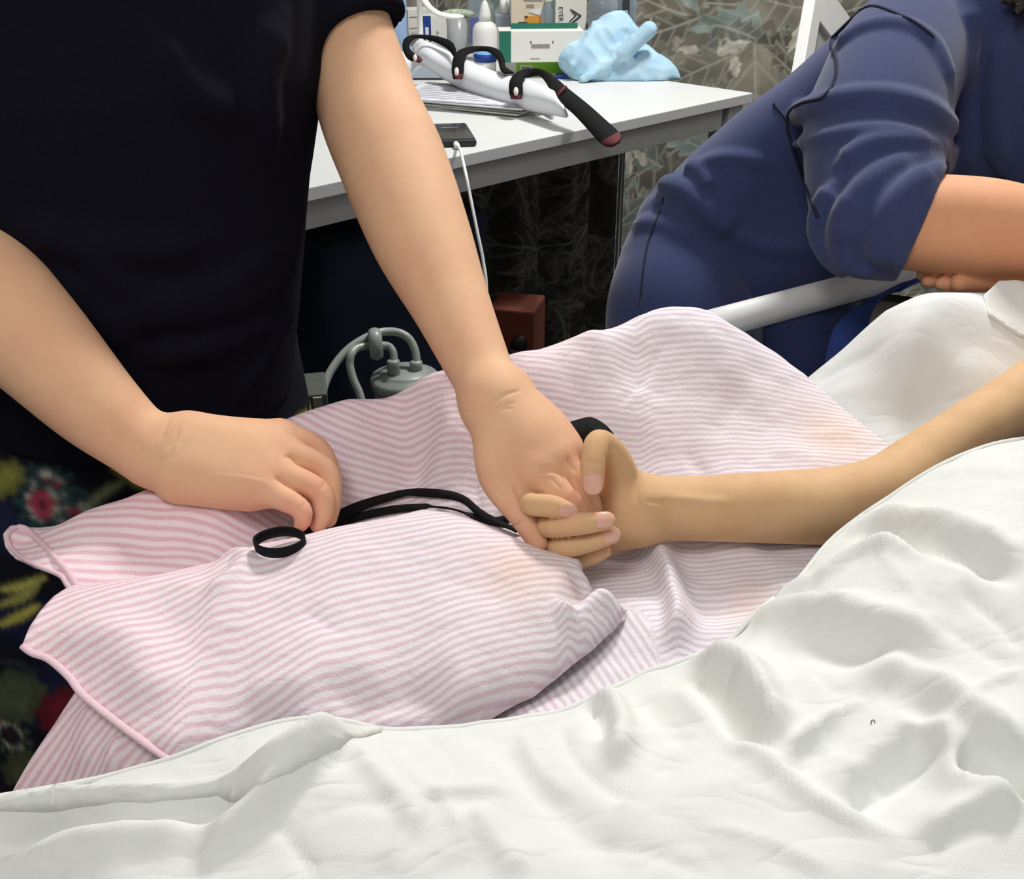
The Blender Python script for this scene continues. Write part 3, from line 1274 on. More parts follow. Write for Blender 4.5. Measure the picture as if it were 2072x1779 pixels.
d_ = unit(WZ(300, 1430, .66)[:2] - WZ(80, 1590, .64)[:2])
stripe_attrs(lo_, V, (V[:, :2] @ A(-d_[1], d_[0])) * 2 * math.pi / PERIOD, tint_of(V) + 0.1, [])
solid(lo_, 0.002)

# ------------------------------------------------------------------ white sheet in the foreground
sh_edge = [(-120, 1650, .650), (0, 1622, .663), (200, 1582, .672), (350, 1542, .686), (500, 1492, .694), (620, 1464, .698), (720, 1466, .697), (800, 1478, .694), (930, 1473, .692), (1020, 1462, .690),
           (1130, 1440, .690), (1230, 1400, .694), (1310, 1362, .698), (1400, 1332, .704), (1480, 1290, .708), (1560, 1238, .712), (1630, 1165, .718), (1690, 1098, .726), (1800, 1015, .748),
           (1890, 958, .765), (1990, 908, .778), (2072, 890, .786), (2200, 850, .80)]
sh_ctrl = sh_edge + [
    (0, 1720, .650), (150, 1690, .668), (300, 1650, .683), (450, 1610, .692), (600, 1640, .700), (560, 1560, .702), (700, 1560, .708),
    (0, 1779, .640), (300, 1779, .672), (700, 1700, .705), (1000, 1560, .712), (1000, 1700, .712), (1200, 1500, .712), (1400, 1450, .718), (1300, 1650, .720),
    (1500, 1400, .728), (1600, 1300, .738), (1700, 1220, .750), (1500, 1600, .724), (1650, 1480, .730), (1800, 1350, .748), (1800, 1150, .764), (1950, 1050, .782),
    (2072, 1000, .792), (2072, 1150, .785), (1950, 1250, .765), (2072, 1350, .765), (1900, 1480, .742), (2072, 1550, .748), (1750, 1620, .728), (1950, 1690, .735),
    (1500, 1779, .715), (2072, 1779, .730), (1800, 1779, .725), (700, 1779, .700), (1100, 1779, .708)]
sh_ext = [(-0.55, 0.25, .60), (-0.3, 0.15, .64), (0, 0.12, .68), (0.4, 0.1, .70), (0.8, 0.3, .74), (0.95, 0.7, .80), (0, -0.15, .62), (0.5, -0.2, .64), (-0.5, 0.0, .57), (1.1, 0.3, .72), (0.75, 0.8, .81)]
sheet = Cloth(sh_ctrl, sh_ext, lam=2e-6)


def near_drop(X):
    n = X @ BN[:2]
    return -2.2 * np.clip(-0.13 - n, 0, 1)


sheet.extra.append(near_drop)
sheet.extra.append(lambda X: 0.0022 * vnoise(X @ np.array([[0.8, 0.5], [-0.6, 0.9]]) * A(1, 2.0), 13, 21)
                   + 0.0007 * vnoise(X @ np.array([[0.6, -0.6], [0.8, 0.8]]) * A(1, 2.5), 38, 22)
                   + 0.0042 * np.abs(vnoise(X @ np.array([[0.8, -0.5], [0.7, 0.8]]) * A(1, 1.8), 8, 24)) + 0.0016 * np.abs(vnoise(X @ np.array([[0.5, 0.8], [-0.8, 0.6]]) * A(1, 2.2), 17, 25)))
def fd(pxs, w, amp, kind='ridge', n=4):
    sheet.fold(pxs, w * 0.88, amp * 1.75, kind, n)


fd([(1347, 1383), (1452, 1476), (1558, 1560), (1663, 1640), (1780, 1700), (1873, 1737)], 0.006, 0.0045, 'step')
fd([(1395, 1330), (1436, 1337), (1495, 1370), (1537, 1438), (1560, 1490), (1570, 1540)], 0.014, 0.011, 'step')
fd([(1380, 1345), (1430, 1380), (1470, 1450), (1530, 1530)], 0.014, -0.008, 'ridge')
fd([(1470, 1285), (1540, 1258), (1600, 1248), (1747, 1261), (1831, 1290), (1915, 1349)], 0.014, 0.010, 'ridge')
fd([(1500, 1330), (1600, 1300), (1720, 1310), (1830, 1370), (1900, 1430)], 0.022, -0.007, 'ridge')
fd([(1720, 1400), (1768, 1366), (1810, 1358), (1873, 1400), (1936, 1450), (2000, 1500), (2072, 1560)], 0.012, 0.010, 'ridge')
fd([(1671, 1627), (1747, 1564), (1831, 1500), (1873, 1467)], 0.014, 0.008, 'ridge')
fd([(1690, 1640), (1780, 1590), (1870, 1520), (1900, 1500)], 0.014, -0.009, 'ridge')
fd([(1873, 1460), (1907, 1522), (1936, 1585), (2000, 1606), (2072, 1627)], 0.010, 0.008, 'ridge')
fd([(1930, 1540), (2000, 1570), (2100, 1600)], 0.012, -0.012, 'ridge')
fd([(1873, 1737), (1878, 1699), (1936, 1660), (2041, 1635), (2100, 1630)], 0.010, 0.006, 'step')
fd([(1480, 1262), (1621, 1202), (1747, 1130), (1831, 1122), (1957, 1151), (2080, 1202)], 0.010, 0.009, 'ridge')
fd([(1740, 1080), (1819, 1090), (1873, 1118), (2000, 1156), (2090, 1190)], 0.012, -0.012, 'ridge')
fd([(1700, 1105), (1790, 1060), (1880, 1070), (2000, 1110), (2090, 1140)], 0.012, 0.007, 'ridge')
fd([(1941, 1181), (1970, 1220), (2020, 1261), (2080, 1320)], 0.004, -0.0028, 'sharp')
fd([(1180, 1412), (1225, 1425), (1248, 1470), (1250, 1520), (1230, 1570)], 0.010, 0.008, 'step')
fd([(1195, 1425), (1220, 1460), (1225, 1510)], 0.008, -0.005, 'ridge')
for ln, am in (([(1240, 1560), (1300, 1500), (1360, 1480), (1450, 1500)], .0022), ([(1580, 1545), (1650, 1490), (1700, 1450), (1760, 1420)], .0028), ([(1130, 1470), (1160, 1540), (1240, 1600), (1330, 1650)], -.0026),
               ([(1640, 1340), (1680, 1390), (1730, 1410)], -.0022), ([(1600, 1440), (1700, 1560), (1900, 1620)], .0016), ([(1340, 1560), (1290, 1620), (1240, 1640)], .0020),
               ([(740, 1500), (850, 1600), (900, 1640), (960, 1750)], .0022), ([(540, 1640), (600, 1720), (640, 1790)], -.0022), ([(880, 1640), (820, 1700), (780, 1790)], .0018),
               ([(1050, 1480), (1090, 1560), (1180, 1620)], .0020), ([(1960, 1420), (2010, 1380), (2080, 1350)], .0026), ([(1880, 1260), (1960, 1300), (2080, 1370)], -.0022), ([(1420, 1680), (1560, 1720), (1700, 1790)], .0018),
               ([(1180, 1700), (1300, 1730), (1450, 1790)], -.0018), ([(1620, 1170), (1650, 1210), (1660, 1260)], -.0020), ([(1760, 1140), (1840, 1200), (1900, 1280)], .0016), ([(240, 1660), (400, 1640), (520, 1650)], -.0024)):
    fd(ln, 0.0045, am, 'sharp')
# hem band and the folds at the lower left
fd([(-100, 1662), (100, 1638), (300, 1626), (480, 1605), (600, 1560), (700, 1505), (790, 1480)], 0.007, 0.009, 'step')
fd([(-100, 1720), (60, 1690), (180, 1655), (330, 1640), (470, 1625), (560, 1590)], 0.010, -0.008, 'ridge')
fd([(380, 1760), (470, 1690), (560, 1620), (640, 1560), (720, 1500)], 0.016, 0.009, 'step')
fd([(-60, 1760), (120, 1715), (300, 1690), (450, 1660)], 0.012, 0.005, 'ridge')
fd([(700, 1500), (760, 1570), (820, 1640), (860, 1720)], 0.008, 0.003, 'ridge')
fd([(820, 1650), (900, 1620), (990, 1605), (1050, 1600)], 0.005, 0.003, 'ridge')
fd([(1000, 1500), (1080, 1590), (1180, 1680), (1260, 1779)], 0.012, -0.003, 'ridge')
fd([(950, 1640), (1000, 1700), (1060, 1790)], 0.009, 0.003, 'ridge')
fd([(1560, 1560), (1640, 1500), (1700, 1440)], 0.006, 0.003, 'ridge')
fd([(1300, 1400), (1320, 1450), (1400, 1520)], 0.012, -0.004, 'ridge')
fd([(620, 1680), (700, 1640), (850, 1640)], 0.004, -0.0016, 'sharp')
fd([(850, 1480), (900, 1540), (930, 1600)], 0.005, -0.002, 'sharp')
edge_xy = [tuple(WZ(px, py, z)[:2]) for px, py, z in sh_edge]
edge_xy = [tuple(p) for p in spline(np.array(edge_xy), 4)]
far_r = [tuple(bed(1.35, 0.20, 0)[:2]), tuple(bed(1.35, -0.32, 0)[:2]), tuple(bed(-0.42, -0.32, 0)[:2]), tuple(bed(-0.42, 0.25, 0)[:2])]
V, Q = grid_cloth(sheet, edge_xy + far_r, 0.0029)
so = obj('white_sheet', V, Q, M['sheet'], label='rumpled white cotton sheet spread across the front of the bed', cat='sheet')
solid(so, 0.0016)
sheet_tree = bvh(V, Q)
P = np.array([(x, y, sheet.z(np.array([[x, y]]))[0]) for x, y in edge_xy[4:-4]])
P = spline(P[::2], 2)
MB().tube(P, 0.0019, 8, flat=0.8).build('hem', M['sheet'], so)

# turned-back hem band along the left part of the sheet
bt = [(-60, 1640), (0, 1626), (100, 1605), (200, 1586), (350, 1547), (500, 1497), (620, 1470), (700, 1470), (780, 1480)]
bb = [(740, 1492), (690, 1516), (640, 1540), (590, 1566), (530, 1590), (440, 1610), (300, 1627), (150, 1637), (0, 1643), (-60, 1650)]
bp_ = np.array([sheet.hit(x, y)[:2] for x, y in bt + bb])


class _H:
    @staticmethod
    def z(X):
        d, _, _, _ = polydist(X, bp_[len(bt):])
        return sheet.z(X) + .0035 - .0030 * np.exp(-d / .004)


V, Q = grid_cloth(_H, bp_, .0027)
solid(obj('turned_hem', V, Q, M['sheet'], so), .0025)
# ------------------------------------------------------------------ white pillow / draped sheet at the far right
pl_top = [(1600, 768, .730), (1660, 715, .752), (1720, 665, .775), (1790, 606, .801), (1860, 560, .828), (1950, 556, .824), (2072, 558, .815), (2250, 560, .805)]
pil_ctrl = pl_top + [(1640, 800, .728), (1750, 870, .720), (1830, 900, .716), (1750, 740, .757), (1850, 640, .806), (1850, 700, .786), (1850, 800, .742), (1950, 700, .780), (1950, 800, .748),
                     (2072, 650, .788), (2072, 700, .772), (2072, 800, .740), (2072, 900, .715), (1950, 950, .70), (2250, 650, .78), (2250, 750, .75), (2250, 950, .70), (1800, 1000, .69), (1700, 950, .70)]
pil = Cloth(pil_ctrl, [], lam=4e-4)
prl = spline(np.array([WZ(*p)[:2] for p in pl_top]), 5)


def pil_drop(X):
    d, sd, _, _ = polydist(X, prl)
    s_ = d * sd
    return -1.9 * 0.016 * np.log1p(np.exp(np.clip((s_ - 0.004) / 0.016, -30, 30)))


pil.extra.append(pil_drop)
pil.fold([(1730, 715), (1790, 705), (1850, 725), (1950, 745), (2072, 755)], 0.014, 0.003, 'ridge')
pil.fold([(1640, 770), (1720, 730), (1790, 715)], 0.006, -0.002, 'ridge')
pil.fold([(1660, 800), (1760, 780), (1850, 830)], 0.010, 0.002, 'ridge')
pil.extra.append(lambda X: 0.0012 * vnoise(X * A(1, 2.0), 18, 31))
pback = [tuple((WZ(px, py, z) + BN * 0.08)[:2]) for px, py, z in pl_top]
pout = pback + [tuple(WZ(2250, 1000, .74)[:2]), tuple(WZ(1900, 1020, .72)[:2]), tuple(WZ(1720, 960, .70)[:2]), tuple(WZ(1590, 790, .72)[:2])]
V, Q = grid_cloth(pil, pout, 0.0032)
pil_tree = bvh(V, Q)
plo = obj('pillow', V, Q, M['sheet2'], label='white pillow lying beside the bed rail under the navy sleeve', cat='pillow')
solid(plo, 0.002)

# turned-up corner of white cloth lying on the pillow
fc = []
for x, y in [(1990, 604), (2016, 590), (2100, 594), (2100, 700), (2062, 686), (2003, 645)]:
    q = pil.hit(x, y)
    while (q - CAM) @ FW > 1.12:          # stay on the near side of the pillow's crest
        y += 3
        q = pil.hit(x, y)
    fc.append(q)
FP = np.array(fc)
cz = TPS(FP[:, :2], FP[:, 2] + np.array([.004, .014, .016, .010, .006, .006]), 1e-4)


class _C:
    z = staticmethod(lambda X: cz(X) + .003 * vnoise(X, 40, 33))


V, Q = grid_cloth(_C, FP[:, :2], .003)
solid(obj('folded_corner', V, Q, M['sheet2'], label='small turned-up white cloth corner on the pillow under the bare forearm', cat='cloth'), .003)

# ------------------------------------------------------------------ skin
def skin(name, base, red, blush, r=0.64):
    m = mat(name, base, r, nscale=28, col2=red, bump=0.06, bscale=900, sss=0.18, sss_rad=(0.012, 0.004, 0.002), spec=0.18, blush=blush)
    return m


M['skin_a'] = skin('light_skin', lin(234, 189, 150), lin(229, 177, 143), lin(225, 154, 132))
M['skin_b'] = skin('tan_skin', lin(224, 184, 140), lin(210, 168, 124), lin(230, 172, 142))
M['skin_c'] = skin('fair_skin', lin(232, 172, 132), lin(226, 162, 124), lin(226, 150, 120))
M['nail'] = mat('fingernail', lin(226, 172, 148), 0.28, noise=0.05, nscale=80, spec=0.5, coat=0.2, col2=lin(230, 178, 156))
M['hair'] = mat('dark_hair', lin(38, 28, 24), 0.4, noise=0.4, nscale=120, bump=0.5, bscale=300)


def pts(rows):
    """rows px,py,half width px,d -> x,y,z,r rows, no smoothing"""
    return limb(rows, 1)


def groove(f, lines, r=0.0006, k=0.0016):
    """press fine crease lines, given in pixels, into a field"""
    caps = []
    for ln in lines:
        rad = r
        if isinstance(ln, tuple):
            ln, rad = ln[0], ln[1] * 1.7
        P = trace_many(f, spline(np.array(ln, float), 3))
        if len(P) > 1:
            P = np.column_stack([P, np.full(len(P), rad)])
            P[0, 3] = P[-1, 3] = rad * 0.25
            caps.append(P)

    def g(Q):
        d = f(Q)
        for c in caps:
            lo, hi = c[:, :3].min(0) - 0.008, c[:, :3].max(0) + 0.008
            m = ((Q > lo) & (Q < hi)).all(1)
            if m.any():
                d[m] = smax(d[m], -chain(Q[m], c), k)
        return d
    return g


def nail(name, tree, px, py, along, L, Wd, curv, parent, lift=0.0002):
    """fingernail plate lying on the fingertip seen at px,py, pointing along the pixel direction"""
    p, n = shoot(tree, px, py)
    q, _ = shoot(tree, px + along[0] * 4, py + along[1] * 4)
    t = unit(q - p) if q is not None else unit(ray(px + along[0], py + along[1]) - ray(px, py))
    t = unit(t - n * (t @ n))
    sd = np.cross(n, t)
    nu, nv = 13, 15
    V, Fc = [], []
    for i in range(nu):
        for j in range(nv):
            u = i / (nu - 1) * 2 - 1
            v = j / (nv - 1) * 2 - 1
            wu = u * Wd / 2 * max(0.0, 1 - abs(v) ** 3.4) ** 0.42
            vv = v * L / 2
            hgt = lift - wu * wu / (2 * curv) - vv * vv / (2 * curv * 3.5)
            V.append(p + t * vv + sd * wu + n * hgt)
    for i in range(nu - 1):
        for j in range(nv - 1):
            Fc.append((i * nv + j, (i + 1) * nv + j, (i + 1) * nv + j + 1, i * nv + j + 1))
    o = obj(name, V, Fc, M['nail'], parent)
    solid(o, 0.0010, 0.0)
    md = o.modifiers.new('round', 'SUBSURF')
    md.levels = md.render_levels = 1
    return o


def head_field(c, fwd, r=0.095):
    """simple head with brow, nose, chin, ears; c centre of the skull"""
    fwd = unit(fwd)
    side = unit(np.cross(A(0, 0, 1), fwd))
    up = np.cross(fwd, side)
    ax = [fwd, side, up]

    def f(P):
        d = ell(P, c, (r, r * 0.80, r * 1.12), ax)
        d = smin(d, ell(P, c + fwd * 0.025 - up * 0.055, (0.062, 0.055, 0.07), ax), 0.03)
        d = smin(d, cone(P, c + fwd * 0.092 + up * 0.005, c + fwd * 0.112 - up * 0.03, 0.008, 0.013), 0.012)
        d = smin(d, cone(P, c + fwd * 0.085 - up * 0.062 - side * 0.018, c + fwd * 0.085 - up * 0.062 + side * 0.018, 0.007, 0.007), 0.012)
        for s_ in (-1, 1):
            d = smin(d, ell(P, c + side * s_ * 0.078 - up * 0.01, (0.02, 0.008, 0.032), ax), 0.006)
            d = smax(d, -ell(P, c + fwd * 0.098 + side * s_ * 0.033 + up * 0.008, (0.012, 0.018, 0.011), ax), 0.012)
        return d
    return f, ax


# ================================================================== person in the dark T-shirt
TC = A(-0.385, 1.01, 0.0)
TL = A(0.848, 0.530, 0)
TF = A(0.530, -0.848, 0)
nurse = empty('person', A(TC[0], TC[1], 0), 'person in a dark T-shirt and floral skirt bending over to hold a hand', 'person')

# ---- arm and hand that clasp
armL = limb([(640, -140, 100, 1.03), (684, 0, 90, 1.035), (740, 200, 103, 1.02), (794, 330, 109, 0.985), (852, 480, 102, .940), (914, 620, 80, .900),
             (968, 740, 66, .866), (1003, 812, 57, .845)], 5)
pm = {
    'wr': (1003, 812, 55, .845),
    'th0': (1000, 862, 46, .832), 'th1': (1005, 962, 38, .814), 'th2': (1055, 1042, 28, .803), 'th3': (1089, 1098, 21, .799),
    'i0': (1012, 830, 46, .840), 'i1': (1078, 950, 41, .812), 'i2': (1150, 1022, 33, .806), 'i3': (1188, 1080, 25, .826),
    'm1': (1122, 924, 38, .818), 'm2': (1182, 1004, 28, .816), 'm3': (1208, 1060, 22, .838),
    'r1': (1142, 908, 35, .834), 'r2': (1196, 985, 25, .840), 'r3': (1215, 1040, 20, .855),
    'p1': (1128, 895, 35, .854), 'p2': (1185, 965, 23, .864), 'p3': (1200, 1010, 18, .872),
}
PM = {k: pts([v])[0] for k, v in pm.items()}


def stack(D, *k):
    return np.array([D[x] for x in k])


thumbL = spline(stack(PM, 'th0', 'th1', 'th2', 'th3'), 5)
fingersL = [spline(stack(PM, 'i1', 'i2', 'i3'), 5), spline(stack(PM, 'm1', 'm2', 'm3'), 5), spline(stack(PM, 'r1', 'r2', 'r3'), 5), spline(stack(PM, 'p1', 'p2', 'p3'), 5)]
metaL = [stack(PM, 'i0', 'i1'), stack(PM, 'i0', 'm1'), stack(PM, 'wr', 'r1'), stack(PM, 'wr', 'p1')]
palmL = W(1064, 890, .836)


def f_clasp(P):
    d = chain(P, armL)
    h = chain(P, metaL[0])
    for m_ in metaL[1:]:
        h = smin(h, chain(P, m_), 0.020)
    h = smin(h, ell(P, palmL, (.030, .030, .026)), 0.016)
    for i, fg in enumerate(fingersL):
        h = smin(h, chain(P, fg), 0.0030 if i else 0.006)
    h = smin(h, chain(P, thumbL), 0.009)
    d = smin(d, h, 0.014)
    # head of the ulna at the wrist
    d = smin(d, np.sqrt(((P - W(1046, 776, .85)) ** 2).sum(1)) - 0.0075, 0.012)
    return d


f_cl = groove(f_clasp, [
    ([(948, 838), (985, 822), (1020, 800), (1052, 790)], .0005),
    ([(975, 842), (1005, 825), (1040, 815)], .0003),
    ([(1040, 985), (1050, 1000), (1056, 1014)], .0010),
    ([(1096, 958), (1110, 954), (1125, 955), (1140, 964), (1155, 985)], .0007),
    ([(1092, 950), (1108, 945), (1122, 947)], .0005),
    ([(1148, 925), (1156, 940), (1162, 955)], .0009),
    ([(1039, 1066), (1050, 1060), (1062, 1056)], .0006),
    ([(1010, 1003), (1022, 1003), (1035, 1006)], .0003),
    ([(1104, 966), (1120, 972), (1136, 990)], .0004), ([(1150, 962), (1162, 985), (1176, 1012)], .0009), ([(985, 840), (1015, 828), (1035, 826)], .0003),
    ([(1060, 1012), (1080, 1000), (1100, 998)], .0004),
], k=0.0020)
lo, hi = field_bounds([armL, thumbL] + fingersL, 0.06)
wp, wn = W(985, 770, .853), unit(W(1003, 812, .845) - W(968, 740, .866))
bl, bh = field_bounds([wp[None, :], armL[-2:], thumbL] + fingersL, 0.030)
V1, F1 = mesh_two(f_cl, lo, hi, 0.0034, bl, bh, 0.0013, wp, wn)

# ---- other arm, hand gripping the cloth
armR = limb([(-230, 250, 135, .97), (-150, 430, 142, .915), (-60, 560, 134, .878), (75, 698, 112, .862), (185, 812, 92, .858), (262, 880, 76, .860), (305, 912, 68, .861)], 5)
qm = {
    'wr': (318, 918, 64, .860), 'c0': (380, 905, 52, .862),
    'i1': (566, 880, 29, .878), 'i2': (640, 905, 23, .880), 'i3': (668, 955, 19, .876), 'i4': (664, 1005, 17, .868),
    'm1': (556, 908, 31, .866), 'm2': (656, 950, 25, .863), 'm3': (670, 1010, 21, .858), 'm4': (664, 1050, 18, .855),
    'r1': (546, 952, 31, .852), 'r2': (639, 990, 25, .845), 'r3': (655, 1034, 21, .845), 'r4': (644, 1062, 17, .846),
    'p1': (532, 990, 29, .842), 'p2': (603, 1026, 22, .832), 'p3': (613, 1050, 18, .834), 'p4': (609, 1062, 14.5, .837),
    'h0': (370, 960, 48, .850), 'h1': (500, 990, 34, .846),
    't0': (400, 900, 40, .885), 't1': (500, 910, 30, .905), 't2': (590, 960, 24, .900), 't3': (640, 1010, 20, .885),
}
QM = {k: pts([v])[0] for k, v in qm.items()}
fingersR = [spline(stack(QM, a + '1', a + '2', a + '3', a + '4'), 5) for a in 'imrp']
metaR = [stack(QM, 'c0', 'i1'), stack(QM, 'c0', 'm1'), stack(QM, 'c0', 'r1'), stack(QM, 'h0', 'p1')]
thumbR = spline(stack(QM, 't0', 't1', 't2', 't3'), 5)


def f_grip(P):
    d = chain(P, armR)
    h = chain(P, metaR[0])
    for m_ in metaR[1:]:
        h = smin(h, chain(P, m_), 0.022)
    h = smin(h, ell(P, W(470, 930, .866), (.050, .026, .020)), 0.016)
    h = smin(h, cone(P, QM['h0'][:3], QM['h1'][:3], QM['h0'][3], QM['h1'][3]), 0.020)
    h = smin(h, cone(P, QM['wr'][:3], QM['c0'][:3], QM['wr'][3], QM['c0'][3]), 0.012)
    fg = None
    for c in fingersR:
        e = chain(P, c)
        fg = e if fg is None else smin(fg, e, 0.0012)
    h = smin(h, fg, 0.006)
    h = smin(h, chain(P, thumbR), 0.006)
    return smin(d, h, 0.012)


f_gr = groove(f_grip, [
    ([(343, 848), (334, 866), (326, 890)], .0006),
    ([(362, 862), (356, 885), (340, 905)], .0004),
    ([(352, 905), (340, 925), (318, 930)], .0005),
    ([(378, 890), (366, 915), (350, 930)], .0003),
    ([(575, 925), (590, 926), (604, 936)], .0007),
    ([(556, 968), (569, 972), (584, 985)], .0007),
    ([(658, 975), (654, 984), (650, 990)], .0004),
    ([(618, 1020), (612, 1026), (606, 1032)], .0004),
    ([(575, 872), (585, 882), (598, 900)], .0006),
], k=0.0020)
lo, hi = field_bounds([armR, thumbR] + fingersR, 0.07)
wp, wn = W(275, 888, .860), unit(W(305, 912, .861) - W(262, 880, .860))
bl, bh = field_bounds([wp[None, :], armR[-2:], thumbR] + fingersR, 0.036)
V2, F2 = mesh_two(f_gr, lo, hi, 0.0034, bl, bh, 0.0017, wp, wn)

# ---- head, neck and trunk under the clothes (coarse), same continuous figure
HC = TC + TF * 0.16 + A(0, 0, 1.40)
fh, hax = head_field(HC, TF + A(0, 0, -0.6))
shL, shR = armL[0][:3], armR[0][:3]


def f_trunk(P):
    d = fh(P)
    d = smin(d, cone(P, HC - A(0, 0, .06) - TF * .03, TC + TF * 0.06 + A(0, 0, 1.16), .052, .058), 0.03)
    d = smin(d, cone(P, shL, shR, .055, .055), 0.05)
    d = smin(d, ell((P - (TC + A(0, 0, .93))), A(0, 0, 0), (.165, .10, .24), [TL, TF, BZ]), 0.05)
    d = smin(d, ell((P - (TC + A(0, 0, .70))), A(0, 0, 0), (.16, .10, .14), [TL, TF, BZ]), 0.05)
    for s_ in (-1, 1):
        hip = TC + TL * 0.085 * s_
        d = smin(d, cone(P, hip + A(0, 0, .68), hip + A(0, 0, .38), .075, .055), 0.03)
        d = smin(d, cone(P, hip + A(0, 0, .38), hip + A(0, 0, .06), .05, .035), 0.02)
        d = smin(d, cone(P, hip + A(0, 0, .035), hip + TF * .13 + A(0, 0, .025), .032, .024), 0.02)
    return d


V3, F3 = mesh_sdf(f_trunk, TC + A(-.42, -.45, -.02), TC + A(.42, .42, 1.56), 0.008)
Vb = np.vstack([V1, V2, V3])
Fb = list(F1) + [tuple(i + len(V1) for i in q_) for q_ in F2] + [tuple(int(i) + len(V1) + len(V2) for i in q_) for q_ in F3]
body = obj('body', Vb, Fb, M['skin_a'], nurse)


def blush(o, V, spots, r, amt):
    v = np.zeros(len(V))
    for p in spots:
        v = np.maximum(v, np.exp(-((V - p[:3]) ** 2).sum(1) / (r * r)))
    v = v * amt * (0.7 + 0.5 * vnoise(V, 70, 15))
    fattr(o, 'blush', np.clip(v, 0, 1))


blush(body, Vb, [PM[k] for k in ('th1', 'th2', 'th3', 'i1', 'i2', 'm1', 'm2', 'r1')] + [QM[k] for k in ('i1', 'i2', 'm1', 'm2', 'r1', 'r2', 'r4', 'p1', 'p2', 'p4', 'h1')], .016, .75)


def f_hair(P):
    d = ell(P, HC - TF * .012 + A(0, 0, .015), (.105, .09, .118), hax)
    d = smin(d, cone(P, HC - TF * .10 - A(0, 0, .02), HC - TF * .13 - A(0, 0, .14), .032, .02), 0.03)
    cut = (P - HC) @ unit(hax[0]) - 0.045 - 0.4 * np.clip((P - HC) @ hax[2], -.2, .1)
    return smax(d, cut, 0.01)


V, Fc = mesh_sdf(f_hair, HC - .28, HC + .22, 0.006)
obj('hair', V, Fc, M['hair'], nurse)

# ---- T-shirt
M['shirt'] = mat('dark_tshirt_cotton', lin(22, 22, 33), 0.95, noise=0.25, nscale=300, bump=0.15, bscale=800, spec=0.08)
slv0, slv1 = armL[0][:3], W(716, 62, 1.035)
slvd = unit(slv1 - slv0)
rshd = unit(armR[6][:3] - armR[0][:3])


def f_shirt0(P):
    q = P - TC
    u, v, z = q @ TL, q @ TF, q[:, 2]
    # half width / half depth by height
    zz = np.array([.62, .70, .80, .90, 1.0, 1.08, 1.16, 1.24])
    wa = np.interp(z, zz, [.150, .160, .178, .196, .222, .224, .17, .09])
    da = np.interp(z, zz, [.138, .146, .150, .150, .158, .150, .115, .07])
    k0 = np.sqrt((u / wa) ** 2 + ((v - 0.01) / da) ** 2) + 1e-6
    d = (k0 - 1) * np.minimum(wa, da) * 0.9
    d = smax(d, 0.688 - z + 0.006 * np.sin(u * 30), 0.006)
    d = smax(d, z - 1.20, 0.04)
    s1 = cone(P, slv0, slv1 + slvd * .03, .058, .053)
    s1 = smax(s1, (P - slv1) @ slvd, 0.003)
    s2 = cone(P, armR[0][:3], armR[0][:3] + rshd * .09, .075, .078)
    s2 = smax(s2, (P - (armR[0][:3] + rshd * .085)) @ rshd, 0.003)
    d = smin(d, s1, 0.03)
    d = smin(d, s2, 0.03)
    return d


sf = []
for ln, r_ in (([(60, 460), (150, 490), (260, 500), (400, 490)], .012), ([(150, 500), (260, 590), (330, 610), (450, 580), (560, 500)], .010),
               ([(380, 640), (480, 610), (560, 560)], .009), ([(200, 640), (300, 640), (400, 620)], .010), ([(300, 720), (420, 700), (570, 640)], .010),
               ([(480, 800), (540, 700), (585, 600)], .010), ([(120, 560), (200, 640), (260, 700)], .010), ([(560, 30), (520, 160), (540, 300)], .014), ([(300, 60), (380, 180), (480, 230)], .012)):
    P_ = trace_many(f_shirt0, spline(np.array(ln, float), 3))
    P_ = np.column_stack([P_, np.full(len(P_), r_)])
    if len(P_) > 1:
        P_[:, :3] += FW * r_ * 0.45
        P_[0, 3] = P_[-1, 3] = r_ * .3
        sf.append(P_)


def f_shirt(P):
    d = f_shirt0(P)
    for c in sf:
        lo, hi = c[:, :3].min(0) - 0.05, c[:, :3].max(0) + 0.05
        m = ((P > lo) & (P < hi)).all(1)
        if m.any():
            d[m] = smin(d[m], chain(P[m], c), 0.014)
    return d + 0.0015 * vnoise(P, 14, 3)


V, Fc = mesh_sdf(f_shirt, TC + A(-.36, -.36, .64), TC + A(.36, .40, 1.28), 0.005)
obj('t_shirt', V, Fc, M['shirt'], nurse)

# ---- floral skirt
def skirt_field(P):
    q = P - TC
    u, v, z = q @ TL, q @ TF, q[:, 2]
    wa = np.interp(z, [.1, .4, .72], [.24, .20, .172])
    da = np.interp(z, [.1, .4, .72], [.20, .165, .132])
    th = np.arctan2(v / da, u / wa)
    k0 = np.sqrt((u / wa) ** 2 + (v / da) ** 2) + 1e-6
    d = (k0 - 1 - 0.05 * np.sin(th * 9) * np.clip(.72 - z, 0, 1)) * np.minimum(wa, da) * 0.85
    d = smax(d, z - .735, 0.005)
    return smax(d, .12 - z, 0.005)


V, Fc = mesh_sdf(skirt_field, TC + A(-.3, -.3, .10), TC + A(.3, .3, .76), 0.0032)
sk = obj('skirt', V, Fc, mat('floral_print_skirt', (1, 1, 1, 1), 0.85, noise=0.35, nscale=60, attr='print', spec=0.2), nurse)
q = V - TC
SU = np.arctan2(q @ TL, q @ TF) * 0.19
SV = q[:, 2]
C = np.tile(np.array(lin(14, 16, 30)[:3]), (len(V), 1))
rs = np.random.RandomState(5)


def motif_at(px, py):
    p = trace(skirt_field, px, py)
    if p is None:
        return None
    q = p - TC
    return math.atan2(q @ TL, q @ TF) * 0.19, q[2]


